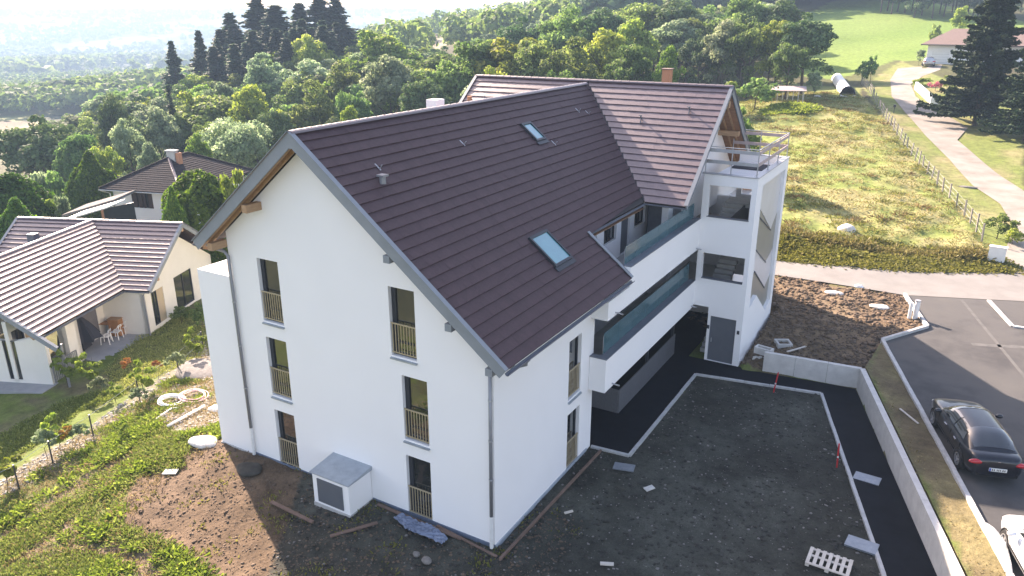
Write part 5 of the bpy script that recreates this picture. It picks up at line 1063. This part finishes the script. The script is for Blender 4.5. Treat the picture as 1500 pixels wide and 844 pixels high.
def conifer_mesh(nm, H, Rr, tiers, m, seed, leaf=.3, droop=.25, per=26, lo=.06, irregular=.15, pw=.86):
    global rng
    rng = np.random.default_rng(seed); P = []; A = []; B = []; T = []
    for i in range(tiers):
        t = i/(tiers-1); z = H*(lo+(1-lo)*t); L = Rr*(1-t)**pw*(1+irregular*rng.normal())+.06; nb = max(4, int(9*(1-t*.5)))
        for j in range(nb):
            a = rng.uniform(0, 2*math.pi); l = L*rng.uniform(.65, 1.12); n = max(5, int(per*(.25+l/Rr))); s = rng.uniform(.08, 1, n)**.75; d = np.array([math.cos(a), math.sin(a)])
            x = d[None]*(s*l)[:, None]+rng.normal(size=(n, 2))*(.05*Rr*(1.15-s))[:, None]; zz = z-droop*l*s**1.4+.13*l*s**4+rng.normal(size=n)*.06*leaf*4
            P.append(np.column_stack([x, zz])); dd = np.tile([math.cos(a), math.sin(a), -.25], (n, 1))+rng.normal(size=(n, 3))*.45; dd = unit(dd); side = unit(np.cross(dd, unit(np.array([0,0,1.])+rng.normal(size=(n,3))*.35)))
            sz = leaf*rng.uniform(.6,1.3,n)[:, None]; A.append(dd*sz); B.append(side*sz*.5); T.append(.45+.2*rng.normal(size=n)+.25*(s-.5))
    return quads(nm, np.vstack(P), np.vstack(A), np.vstack(B), np.concatenate(T), m)
def hedge_mesh(nm, H, Rr, n, leaf, m, seed, e=2.6, taper=.25):
    global rng
    rng = np.random.default_rng(seed); u = unit(rng.normal(size=(n, 3))); u[:, 2] = np.abs(u[:, 2]); k = (np.abs(u)**e).sum(1)**(-1/e); p = u*k[:, None]*rng.uniform(.86, 1.03, n)[:, None]; lump = 1+.07*np.sin(p[:, 0]*5+seed)*np.cos(p[:, 1]*6)+.05*np.sin(p[:, 2]*9+p[:, 0]*7)
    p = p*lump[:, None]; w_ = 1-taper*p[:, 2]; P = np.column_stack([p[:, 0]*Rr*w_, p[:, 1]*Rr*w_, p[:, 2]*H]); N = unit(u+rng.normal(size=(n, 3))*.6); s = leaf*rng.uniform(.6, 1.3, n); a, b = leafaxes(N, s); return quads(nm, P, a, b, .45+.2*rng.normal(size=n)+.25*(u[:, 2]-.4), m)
VAR = {}
def variants():
    V = {}
    for i in range(6): V['broad%d' % i] = (crown_mesh('crown', 12, 4.4, 50, 165, .165, 'leaf_mid', seed=10+i, lo=.12), trunk_mesh('trunk', 12, .22, 7, i), 12, 4.4)
    for i in range(3): V['grey%d' % i] = (crown_mesh('crown', 12, 4.2, 48, 165, .165, 'leaf_grey', seed=30+i, lo=.12), trunk_mesh('trunk', 12, .2, 7, 7+i), 12, 4.2)
    for i in range(3): V['yellow%d' % i] = (crown_mesh('crown', 11, 4.0, 46, 165, .16, 'leaf_yellow', seed=40+i, lo=.12), trunk_mesh('trunk', 11, .2, 6, 11+i), 11, 4.0)
    for i in range(2): V['dark%d' % i] = (crown_mesh('crown', 12, 4.6, 56, 170, .165, 'leaf_dark', seed=50+i, lo=.1), trunk_mesh('trunk', 12, .25, 7, 15+i), 12, 4.6)
    for i in range(2): V['round%d' % i] = (crown_mesh('crown', 8, 4.6, 64, 150, .13, 'leaf_grey', seed=60+i, lo=.02, dense=.8), trunk_mesh('trunk', 8, .16, 8, 18+i), 8, 4.6)
    for i in range(3): V['spruce%d' % i] = (conifer_mesh('crown', 24, 3.9, 62, 'needle', 70+i, leaf=.40, per=44, irregular=.22), trunk_mesh('trunk', 24, .28, 0, 21+i, top=.97), 24, 3.9)
    V['cypress0'] = (conifer_mesh('crown', 12, 1.25, 40, 'needle', 77, leaf=.24, per=14, droop=-.5), trunk_mesh('trunk', 12, .12, 0, 25, top=.9), 12, 1.25)
    V['fir0'] = (conifer_mesh('crown', 16, 6.4, 46, 'needle_dark', 80, leaf=.27, per=190, droop=.12, lo=.08, irregular=.16, pw=.70), trunk_mesh('trunk', 16, .35, 0, 26, top=.95), 16, 6.4)
    for i in range(3): V['shrub%d' % i] = (crown_mesh('foliage', 2.4, 1.3, 22, 60, .085, ['leaf_mid','leaf_grey','leaf_yellow'][i], seed=90+i, lo=.02), trunk_mesh('stem', 2.4, .04, 4, 30+i), 2.4, 1.3)
    V['thuja0'] = (hedge_mesh('crown', 5, 3, 16000, .10, 'thuja', 95), trunk_mesh('trunk', 5, .15, 3, 40), 5, 3); V['thuja1'] = (hedge_mesh('crown', 5, 3, 16000, .10, 'thuja', 96, e=2.1, taper=.4), trunk_mesh('trunk', 5, .15, 3, 41), 5, 3)
    V['sapling0'] = (crown_mesh('foliage', 1.7, .5, 12, 34, .07, 'weed_bright', seed=97, lo=.05), trunk_mesh('stem', 1.7, .018, 3, 42), 1.7, .5); V['sapling1'] = (crown_mesh('foliage', 1.6, .42, 9, 30, .055, 'rust_leaf', seed=98, lo=.3), trunk_mesh('stem', 1.6, .015, 4, 43), 1.6, .42); V['sapling2'] = (crown_mesh('foliage', 1.4, .55, 12, 34, .06, 'leaf_grey', seed=99, lo=.05), trunk_mesh('stem', 1.4, .015, 4, 44), 1.4, .55)
    V['flower0'] = (crown_mesh('foliage', 1.3, 1.2, 16, 40, .08, 'pink_flower', seed=101, lo=.3), trunk_mesh('stem', 1.3, .03, 4, 45), 1.3, 1.2)
    return V
VAR = variants()
def plant_(kind, x, y, z, h, r, label, cat='tree', name='tree', group=None, rz=None):
    cr_, tr_, H, Rr = VAR[kind]; b = empty(name, (x, y, z), label, cat, group, random.uniform(0, 6.28) if rz is None else rz); b.scale = (r/Rr, r/Rr, h/H)
    link('trunk' if cat == 'tree' else 'stem', tr_, b); link('crown' if cat == 'tree' else 'foliage', cr_, b); return b
def tree_px(kind, u, vtop, wpx, D, label, cat='tree', name=None, group=None, hmin=3., base=None):
    """tree whose top shows at pixel (u,vtop), distance D, crown wpx wide; stands on the ground there"""
    T = dep(u, vtop, D); z = h1(T[0], T[1]) if base is None else base; h = T[2]-z
    if h < hmin: h = hmin
    name = name or {'spruce': 'spruce_tree', 'fir': 'fir_tree', 'cypres': 'cypress_tree', 'thuja': 'thuja_bush'}.get(kind[:-1][:6], 'broadleaf_tree' if cat == 'tree' else 'shrub')
    return plant_(kind, T[0], T[1], z, h, wpx*D/FPX/2*1.12, label, cat, name, group)
TL = [
 # spruces along the skyline, left to right
 ('spruce0',250,62,30,160,'short dark spruce at the left end of the conifer row'),('spruce1',290,46,30,165,'dark spruce second from the left end of the conifer row'),('spruce2',318,58,24,160,'slim spruce between two taller ones left of the tallest conifers'),
 ('spruce0',341,66,26,150,'low spruce standing in front of the dark conifer row'),('spruce1',335,20,34,172,'tall pointed spruce just left of the tallest conifers'),('spruce2',374,-4,38,175,'tallest spruce of the left conifer cluster with pointed top'),
 ('spruce0',403,10,50,168,'broad black green spruce right of the tallest conifer'),('spruce1',438,6,34,176,'spruce in the gap left of the two tallest right conifers'),('spruce2',466,-6,38,178,'left one of the pair of tall spruces at the right end of the row'),('spruce0',490,-4,34,178,'right one of the pair of tall spruces ending the conifer row'),
 ('cypress0',246,126,30,108,'narrow dark column shaped conifer in the middle of the pale trees'),
 # near row behind the white house
 ('round0',345,166,104,92,'round olive grey tree right behind the ridge of the white house'),('grey0',215,205,36,88,'feathery pale tree just above the chimney of the white house'),('yellow0',288,196,40,86,'small yellow green bush tree at the right of the chimney'),
 ('dark0',45,168,126,104,'big dark shaded tree at the left edge above the thuja hedge'),('broad0',108,188,70,98,'green tree merging with the dark one at the left'),('yellow1',150,205,46,92,'yellowish tree above the round thuja'),('grey1',182,168,56,98,'pale leaved tree between dark tree and narrow conifer'),('dark1',162,135,60,110,'dark crown behind the pale trees left of centre'),
 ('grey2',225,150,70,104,'pale grey green tree left of the narrow conifer'),('yellow2',285,132,80,112,'sunlit yellowish tree right of the narrow conifer'),('grey0',322,117,62,120,'pale crowned tree behind the yellowish one'),('broad1',300,170,50,98,'shaded green tree between conifer and olive tree'),('yellow0',366,126,84,110,'broad yellow green tree above the olive round tree'),
 ('broad2',455,126,84,104,'large green tree left of the roof ridge'),('dark0',405,150,56,100,'dark tree in the shade behind the gable peak'),('grey1',387,72,66,134,'silvery round crown below the tallest conifers'),('grey2',450,82,96,130,'wide silvery green tree right of the silvery round crown'),('yellow1',453,40,62,150,'light green tree in front of the last spruces'),
 ('grey0',567,76,88,112,'bright pale green tree standing out against the dark hollow'),('broad3',517,122,56,102,'small rounded green tree left of the dark hollow'),('yellow2',557,42,112,140,'wide yellow green crown below the far wooded hill'),('broad4',500,95,70,122,'mid green tree between the pale trees and the roof'),('yellow0',512,156,46,92,'low yellow bush peeping over the roof ridge'),('dark1',490,170,60,88,'dark tree crown low behind the gable'),
 ('dark0',622,104,80,100,'dark shaded tree in the hollow behind the roof'),('broad5',660,84,80,104,'green tree at the right of the dark hollow'),
 # big wood behind the roof
 ('broad0',700,50,110,104,'large bushy tree above the left end of the rear roof'),('yellow1',745,42,110,102,'large light green crown in the wood behind the roof'),('broad1',790,46,110,100,'large green crown in the middle of the wood behind the roof'),('broad2',840,62,96,96,'green crown just left of the valley peak of the roofs'),('yellow2',725,96,60,84,'low bright tree just above the left end of the rear roof ridge'),('broad3',820,92,60,84,'low green crown touching the middle of the rear roof ridge'),('grey1',700,110,56,82,'low pale tree at the left tip of the rear roof'),
 ('dark1',880,10,100,130,'tall dark crown on the skyline behind the roofs'),('broad4',830,14,90,128,'tall green crown on the skyline left of the dark one'),('dark0',760,24,80,136,'dark treetop rising above the big wood'),('broad5',935,0,100,135,'tall tree behind the small rounded one'),('dark1',990,-4,100,132,'high shaded tree behind the yellow green one'),
 ('broad0',926,58,66,96,'rounded grey green tree standing left of the brick chimney'),('yellow0',982,68,46,92,'small bright yellow green tree right behind the brick chimney'),('dark0',1030,42,60,112,'dark thin wooded edge right of the chimney'),
 ('grey2',1066,24,66,108,'tall pale tree in front of the shaded wood'),('broad1',1105,22,66,106,'tall green tree in the middle of the clump left of the field'),('yellow1',1136,20,60,104,'lighter green tree in the clump left of the field'),('dark0',1188,18,84,102,'dark round tree at the right end of the clump by the field'),('broad3',1160,56,56,98,'low dark green tree above the lean to shelter'),('broad5',1095,-10,80,125,'tree rising off the top of the picture behind the clump'),('dark1',1150,-6,80,122,'dark tree rising off the top of the picture beside the field'),
 ('yellow2',1412,8,26,150,'small light tree in front of the wood behind the far house'),
]
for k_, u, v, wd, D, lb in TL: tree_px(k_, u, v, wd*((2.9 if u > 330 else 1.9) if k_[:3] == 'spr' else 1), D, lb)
for k_, u, v, wd, D, lb in [('thuja1',128,232,92,78,'huge dense dark green thuja left of the carport'),('thuja0',14,262,120,66,'large dark thuja at the left edge behind the cream house'),('thuja1',20,300,90,58,'second rounded thuja hedge just behind the ridge of the cream house'),('thuja0',292,258,122,58,'big clipped thuja hedge in front of the white house'),('thuja1',250,285,56,55,'low left shoulder of clipped hedge before the shutters')]: tree_px(k_, u, v, wd, D, lb, 'hedge')
for k_, u, v, wd, D, lb in [('shrub0',72,248,60,84,'green bush between the thuja and the dark tree'),('shrub1',45,250,50,84,'pale bush at the left beside the green bush'),('shrub2',70,290,40,66,'yellowish bush behind the cream house roof'),('shrub1',88,284,24,66,'round grey little tree in front of the huge thuja'),('shrub2',345,246,46,56,'bright lime bush beside the clipped hedge'),
  ('shrub0',1083,150,70,62,'dark leafy bush right behind the open gable of the rear roof'),('shrub2',1070,118,50,92,'light bushes at the foot of the clump'),('shrub0',1110,112,60,94,'green undergrowth bush left of the lean to'),('shrub1',1195,106,26,98,'thin pale bush right of the lean to'),('shrub0',1281,80,22,112,'dark little bush at the head of the pasture fence'),('shrub0',1266,88,20,112,'low dark hedge piece left of the little bush'),
  ('shrub0',1468,312,46,50,'round green bush beside the white meter cabinet'),('shrub2',1488,334,30,49,'small bright bush at the right of the round green bush'),('shrub2',1352,114,30,106,'green bush at the top of the white garden wall'),('flower0',1372,120,26,102,'pink flowering bush above the white garden wall'),('shrub1',1350,72,14,124,'slim bush at the left corner of the far house'),('shrub0',1372,34,22,140,'dark bush behind the roof of the far house'),('shrub2',1390,110,28,100,'pale green bush between the flowers and the fir'),
  ('shrub0',262,448,30,45,'low dark shrub before the glass doors of the cream house'),('shrub0',292,442,30,44,'dark shrub by the corner of the terrace block')]:
    tree_px(k_, u, v, wd, D, lb, 'shrub', hmin=.6)
tree_px('fir0',1470,-30,132,80,'huge dark fir tree with spreading boughs at the right edge beside the drive'); tree_px('fir0',1540,30,100,74,'second dark fir crown cut off by the right edge')
for i, (k_, u, v, sc_, lb) in enumerate([('sapling0',12,712,1.1,'bright leafy sapling at the left edge by the wire fence'),('sapling2',70,672,1.0,'pale leafy sapling at the second fence post'),('sapling0',88,660,1.1,'bright green sapling left of the rust coloured plant'),('sapling1',104,662,.8,'rust orange plant by the wire fence'),('sapling2',118,655,.8,'grey green small plant right of the rust one'),('sapling0',100,566,1.3,'bright leafy young tree by the porch post'),('sapling0',133,568,1.2,'narrow young tree right of the porch'),('sapling2',150,585,.9,'white flowering shrub by the pale stones'),('sapling1',190,556,.8,'small reddish plant in the middle of the fence line'),('sapling0',213,580,1.2,'yellow green sapling in the middle of the fence line'),('sapling1',232,556,.7,'orange brown plant right of the yellow green sapling'),('sapling2',262,552,1.0,'whitish shrub near the gravel heap'),('sapling0',288,528,1.2,'bright pointed young tree by the terrace block'),('sapling0',170,590,.7,'little green plant on the garden lawn'),('sapling2',205,600,.8,'small grey plant on the pale stony strip'),('sapling0',183,640,.5,'small weed tuft on the slope below the stony strip')]):
    q = gp(u, v); plant_(k_, q.x, q.y, q.z, VAR[k_][2]*sc_, VAR[k_][3]*sc_, lb, 'shrub', 'young_shrub')
# the rest of the closed wood, tree by tree
rs = random.Random(3); fill = []
_sk = np.array([(-200,260),(0,208),(60,175),(130,134),(200,112),(250,92),(300,74),(340,62),(430,56),(500,50),(560,46),(600,60),(650,66),(700,50),(760,22),(830,12),(900,-4),(1400,-20)], float)
def skyline(u): return np.interp(u, _sk[:, 0], _sk[:, 1])
def ztop(u, v, D): return CAM[2]+D*(_f[2]-_u[2]*(v-422)/FPX)
def clear(x, y): return all((x-a)**2+(y-b)**2 > 9 for a, b in fill)
KIND = {'b': 'green', 'g': 'grey green', 'y': 'yellow green', 'd': 'dark green'}
for band in ((600,900,100,150,46,'behind the long rear roof'),(900,1130,118,175,40,'between brick chimney and field'),(300,620,112,185,60,'between the conifers and the gable'),(20,300,108,170,52,'below the valley at the left'),(520,880,150,230,34,'below the far wooded hill')):
    for i in range(band[4]):
        u = rs.uniform(band[0], band[1]); D = rs.uniform(band[2], band[3]); x, y = column(u, D)
        if not clear(x, y): continue
        z = h1(x, y); h = min(rs.uniform(9.5, 14), ztop(u, skyline(u)+rs.uniform(2, 22), D)-z)
        if h < 4.5: continue
        kd = rs.choice(['broad0','broad1','broad2','broad3','broad4','broad5','grey0','grey1','grey2','yellow0','yellow1','yellow2','dark0','dark1'])
        fill.append((x, y)); w_ = KIND[kd[0]]; plant_(kd, x, y, z, h, max(3., h*rs.uniform(.36, .48)), '%s crowned tree of the closed wood %s' % (w_, band[5]), 'tree', 'broadleaf_tree', '%s trees of the wood %s' % (w_, band[5]))
for i in range(34):
    u = 300+i*5.8+rs.uniform(-4,4); D = rs.uniform(150, 178); x, y = column(u, D); z = h1(x, y); h = min(rs.uniform(15, 22), ztop(u, skyline(u)+rs.uniform(-26, 10), D)-z)
    if h > 6: plant_('spruce%d' % (i % 3), x, y, z, h, h*.34, 'dark spruce filling the row between the tall pointed conifers', 'tree', 'spruce_tree', 'lower spruces of the conifer row')
for i in range(26):
    u = 1290+i*8.5+rs.uniform(-3,3); D = rs.uniform(196, 214)-(i*.9); x, y = column(u, D); z = h1(x, y); kd = rs.choice(['broad0','broad3','dark0','dark1','grey1','grey0']); w_ = KIND[kd[0]]
    plant_(kd, x, y, z, rs.uniform(9,13), rs.uniform(3.2,4.6), '%s tree in the wood edge along the top of the bright field' % w_, 'tree', 'broadleaf_tree', '%s trees along the top edge of the field' % w_)

# far woods and hedgerows of the valley, one mass each
def farwood(name, pts, hs, per, leaf, m='leaf_dark', seed=1, label='hazy far woodland', kind='stuff'):
    global rng
    rng = np.random.default_rng(seed); P = []; N = []; T = []
    for (x, y, z), h in zip(pts, hs):
        n = per; d = unit(rng.normal(size=(n, 3))); d[:, 2] = np.abs(d[:, 2]); rr = h*.42*rng.uniform(.85, 1.1, n)[:, None]; P.append(np.array([x, y, z+h*.45])+d*rr*(1, 1, 1.25)); N.append(unit(d+rng.normal(size=(n, 3))*.4)); T.append(.5+rng.uniform(-.2, .2)+.2*rng.normal(size=n))
    P = np.vstack(P); N = np.vstack(N); T = np.concatenate(T); hs2 = np.repeat(np.asarray(hs), per)
    a, b = leafaxes(N, leaf*hs2*rng.uniform(.7, 1.3, len(P)), .85); o = link(name, quads(name, P, a, b, T, m)); tag(o, label, 'woodland', None, kind); return o
r9 = np.random.default_rng(11)
def scatter(n, urange, Drange, hr, test=None, pw=1.):
    u = r9.uniform(*urange, n); D = Drange[0]*(Drange[1]/Drange[0])**(r9.random(n)**pw); d = [column(a, b) for a, b in zip(u, D)]; x = np.array([q[0] for q in d]); y = np.array([q[1] for q in d]); k = np.ones(n, bool)
    if test is not None: k = test(x, y, u, D)
    x, y = x[k], y[k]; return list(zip(x, y, hgt(x, y)+relief(x, y)-1)), r9.uniform(*hr, k.sum())
p_, h_ = scatter(520, (480,900), (235,560), (9,14), lambda x,y,u,D: (u > 500) & ~inpoly(x, y, BROWNF)); farwood('hill_wood', p_, h_, 110, .07, 'leaf_mid', 21, 'wooded hill in blue haze beyond the brown field')
p_, h_ = scatter(1500, (-60,600), (180,330), (8,12), lambda x,y,u,D: ztop(u, skyline(u)+6, D) > hgt(x, y)+11); farwood('slope_wood', p_, h_, 130, .065, 'leaf_mid', 22, 'wooded slope dropping from the conifers to the valley')
p_, h_ = scatter(420, (870,1330), (215,330), (10,14)); farwood('ridge_wood', p_, h_, 120, .07, 'leaf_dark', 23, 'dark wood on the ridge above the bright field')
p_, h_ = scatter(3600, (-60,560), (330,950), (8,13), lambda x,y,u,D: (fbm(x, y, 90., 31, 3) > .43) & ((u < 300) | (ztop(u, skyline(u)+4, D) > hgt(x, y)+9))); farwood('near_valley_woods', p_, h_, 44, .11, 'leaf_mid', 25, 'tree groups and hedgerows at the near side of the valley')
p_, h_ = scatter(12000, (-150,760), (900,7500), (12,22), lambda x,y,u,D: (hgt(x, y) < 36) & ((fbm(x, y, 330., 31, 3)+.25*(fbm(x, y, 60., 7, 2)-.5) > .48) | (np.abs(fbm(x, y, 260., 41, 2)-.5) < .015))); farwood('valley_woods', p_, h_, 14, .24, 'leaf_mid', 24, 'woods and hedgerows scattered over the hazy valley floor')
# a few far roofs in the valley
for (u, v, lb) in [(70,18*5.5 and 33,'long white roofed building far off in the valley'),(22,137,'small reddish roofed house in the valley at the left edge')]:
    q = gp(u, v); D = (q-Vector(CAM)).length; s_ = D/FPX; b = empty('valley_building', q-UP, lb, 'building', None, YAW); mb('render_white').box(-7*s_,7*s_,-4*s_,4*s_,0,3*s_).build('wall', b)
    mb('plastic_white' if v < 60 else 'tile_pink').add([(-8*s_,-5*s_,3*s_),(8*s_,-5*s_,3*s_),(8*s_,0,5*s_),(-8*s_,0,5*s_),(-8*s_,5*s_,3*s_),(8*s_,5*s_,3*s_)], [(0,1,2,3),(3,2,5,4),(0,3,4),(1,5,2)]).build('roof', b)

# ------------------------------------------------------------------ grass, weeds, clods
def samp(poly, n):
    P = np.array([p[:2] for p in poly]); x = r9.uniform(P[:, 0].min(), P[:, 0].max(), n); y = r9.uniform(P[:, 1].min(), P[:, 1].max(), n); k = inpoly(x, y, poly); return x[k], y[k]
def tufts(name, x, y, per, size, hgtr, m, label, lean=.6, seed=0, rad=.12):
    global rng
    rng = np.random.default_rng(seed); z = hgt(x, y)+relief(x, y); n = len(x)*per; c = np.repeat(np.column_stack([x, y, z]), per, 0); sc = np.repeat(rng.uniform(.6, 1.4, len(x)), per)
    off = rng.normal(size=(n, 3))*rad*sc[:, None]; off[:, 2] = 0; d = unit(np.column_stack([off[:, 0]/rad*lean+rng.normal(size=n)*.3, off[:, 1]/rad*lean+rng.normal(size=n)*.3, np.ones(n)])); h = rng.uniform(*hgtr, n)*sc
    s = unit(np.cross(d, rng.normal(size=(n, 3)))); ti = .5+.2*rng.normal(size=n)+np.repeat(rng.uniform(-.25, .25, len(x)), per)
    o = link(name, quads(name, c+off+d*(h*.5)[:, None], d*(h*.5)[:, None], s*(size*sc*rng.uniform(.6, 1.4, n))[:, None], ti, m)); tag(o, label, 'grass', None, 'stuff'); return o
SL = pp([(0,850),(0,716),(60,672),(140,628),(205,590),(262,552),(300,520),(328,560),(330,640),(262,690),(230,720),(200,760),(230,790),(300,830),(330,860)])+[]
x, y = samp(SL, 60000); free = (trackd(x, y) > .28) & ~inpoly(x, y, SLOPE_SOIL) & ~inpoly(x, y, GARDEN1) & ~inpoly(x, y, GARDEN2) & ~(inpoly(x, y, STONY) & (fbm(x, y, .8, 9) < .62))
f_ = fbm(x, y, 2.1, 3)+.3*(fbm(x, y, .45, 5)-.5); k = free & (r9.random(len(x)) < np.clip((f_-.30)*3.2, .06, 1)); x, y = x[k], y[k]
tufts('slope_weeds', x[:15000], y[:15000], 8, .017, (.03,.13), 'weed', 'rough green and yellow weeds over the slope at the left', seed=1, rad=.10)
k = fbm(x, y, 1.1, 13) > .56; x2, y2 = x[k], y[k]; tufts('leafy_weeds', x2[:2600], y2[:2600], 10, .026, (.05,.2), 'weed_bright', 'bright broad leaved weeds on the slope at the left', seed=2, lean=1.1, rad=.11)
x, y = samp(SL, 9000); tufts('dry_stalks', x[:4200], y[:4200], 7, .011, (.04,.15), 'straw', 'dry stalks among the weeds of the slope', seed=3, lean=1.0)
x, y = samp(SLOPE_SOIL, 9000); k = fbm(x, y, .9, 17) > .62; x, y = x[k], y[k]; tufts('soil_weeds', x[:350], y[:350], 8, .02, (.03,.12), 'weed', 'first green weeds coming up in the bare soil', seed=31)
x, y = samp(GARDEN1+[], 9000); tufts('lawn_grass', x[:2600], y[:2600], 8, .014, (.04,.1), 'meadow', 'thin garden lawn beside the patio', seed=4); x, y = samp(GARDEN2, 5000); tufts('lawn_grass', x[:2000], y[:2000], 8, .014, (.04,.12), 'weed', 'patchy lawn in front of the cream house', seed=5)
x, y = samp(MEADOW, 60000); k = fbm(x, y, 1.3, 8) > .42; x, y = x[k], y[k]; tufts('meadow_grass', x[:5000], y[:5000], 8, .025, (.04,.12), 'meadow', 'tussocky half dry meadow grass behind the road', seed=6, lean=1.1, rad=.22)
tufts('dry_meadow_grass', x[8500:11000], y[8500:11000], 8, .03, (.06,.2), 'straw', 'straw coloured tussocks in the meadow', seed=7, lean=1.3, rad=.25)
x, y = samp(MEADOW, 1500); x, y = x[:190], y[:190]; tufts('meadow_tussocks', x, y, 70, .035, (.10,.30), 'meadow', 'rounded grass tussocks standing out of the meadow', seed=61, lean=1.3, rad=.30)
x, y = samp(MEADOW, 900); x, y = x[:60], y[:60]; tufts('brown_tussocks', x, y, 70, .03, (.10,.32), 'brush', 'brown withered tussocks in the meadow', seed=62, lean=1.3, rad=.30)
x, y = samp(VERGE, 12000); tufts('verge_weeds', x[:3800], y[:3800], 12, .055, (.06,.2), 'weed', 'green weedy bank along the far side of the road', seed=8, lean=1., rad=.2)
bd = [(gp(u, v), gp(u+14, v+1)) for u, v in []]
P = [gp(u, v) for u, v in ((1140,336),(1200,350),(1260,362),(1330,368),(1400,374),(1445,378))]; xs, ys = [], []
for a_, b_ in zip(P[:-1], P[1:]):
    for i in range(90): q = a_.lerp(b_, random.random()); xs.append(q.x+random.gauss(0,.3)); ys.append(q.y+random.gauss(0,.35))
tufts('bank_brush', np.array(xs), np.array(ys), 12, .03, (.1,.34), 'brush', 'brown dry brush along the top of the road bank', seed=9, lean=.7, rad=.3)
x, y = samp([(8.5,17.4),(13.2,5.1),(17,-8),(16.7,-8.5),(8.4,17.2)], 9000); z_ = 0; tufts('strip_grass', x[:2200], y[:2200], 8, .014, (.03,.10), 'straw', 'short dry grass on the planting strip behind the low wall', seed=10, rad=.08)
x, y = samp(pp([(1118,163),(1145,155),(1185,155),(1200,160),(1180,168),(1130,170)]), 3000); tufts('vegetable_rows', x[:900], y[:900], 12, .10, (.2,.5), 'weed_bright', 'vegetable bed of pale green leafy plants below the lean to', seed=12, lean=1.4, rad=.2)
def clods(name, x, y, sr, m, label, seed, lift=0.):
    q = np.random.default_rng(seed); bm = bmesh.new(); bmesh.ops.create_icosphere(bm, subdivisions=1, radius=1); V0 = np.array([v.co[:] for v in bm.verts]); F0 = np.array([[v.index for v in f.verts] for f in bm.faces]); bm.free()
    n = len(x); z = hgt(x, y)+relief(x, y)+lift; s = sr[0]*(sr[1]/sr[0])**(q.random(n)**2.2); V = V0[None]*(1+.28*q.normal(size=(n, 12, 1)))*s[:, None, None]*np.array([1,1,.6])*q.uniform(.7,1.3,(n,1,3)); V = V+np.column_stack([x, y, z])[:, None]
    F = F0[None]+(np.arange(n)*12)[:, None, None]; me = bpy.data.meshes.new(name); me.vertices.add(n*12); me.vertices.foreach_set('co', V.ravel()); me.loops.add(F.size); me.loops.foreach_set('vertex_index', F.ravel()); me.polygons.add(n*20); me.polygons.foreach_set('loop_start', np.arange(n*20)*3); me.polygons.foreach_set('loop_total', np.full(n*20, 3)); me.update(); me.materials.append(M(m)); o = link(name, me); tag(o, label, 'soil', None, 'stuff'); return o
x, y = samp(MOUND, 26000); clods('earth_clods', x[:9000], y[:9000], (.03,.15), 'clod', 'brown clods of the dug earth between tower and road', 1)
x, y = samp(SLOPE_SOIL, 26000); clods('soil_crumbs', x[:12000], y[:12000], (.012,.06), 'clod', 'crumbs of bare brown soil before the gable', 2)
x, y = samp(PLOT, 30000); clods('plot_gravel', x[:12000], y[:12000], (.018,.085), 'clod_dark', 'dark stony fill of the plot between building and path', 3); clods('pale_pebbles', x[12000:15500], y[12000:15500], (.012,.055), 'stone_grey', 'scattered paler pebbles on the dark plot', 4)
x, y = samp(STONY, 12000); clods('pale_rubble', x[:3200], y[:3200], (.02,.09), 'rubble_stone', 'pale rubble strip along the wire fence', 5)

# ------------------------------------------------------------------ the morning haze
if HAZE:
    hb = bpy.data.meshes.new('haze'); o = MB(); o.box(-13000,13000,-13000,13000,-140,70); o.cur = 0; me = bpy.data.meshes.new('haze'); me.from_pydata(o.v, [], o.f); hz = link('haze', me); hm = bpy.data.materials.new('haze'); hm.use_nodes = True; t = hm.node_tree; t.nodes.clear()
    pv = nn(t, 'ShaderNodeVolumePrincipled'); pv.inputs['Density'].default_value = HAZE; pv.inputs['Color'].default_value = (.40,.585,.80,1); pv.inputs['Anisotropy'].default_value = .0; ou = nn(t, 'ShaderNodeOutputMaterial'); t.links.new(pv.outputs[0], ou.inputs['Volume']); me.materials.append(hm); tag(hz, kind='stuff')

# put each assembled thing's own origin at its base
for e in [o for o in col.objects if o.type == 'EMPTY' and o.parent is None and o.location.length < 1e-6 and tuple(o.rotation_euler) == (0, 0, 0)]:
    V = [Vector(c) for ch in col.objects if ch.parent is e and ch.type == 'MESH' for c in ch.bound_box]
    if not V: continue
    c = Vector(((min(v.x for v in V)+max(v.x for v in V))/2, (min(v.y for v in V)+max(v.y for v in V))/2, min(v.z for v in V)))
    e.location = c
    for ch in col.objects:
        if ch.parent is e: ch.location = ch.location-c
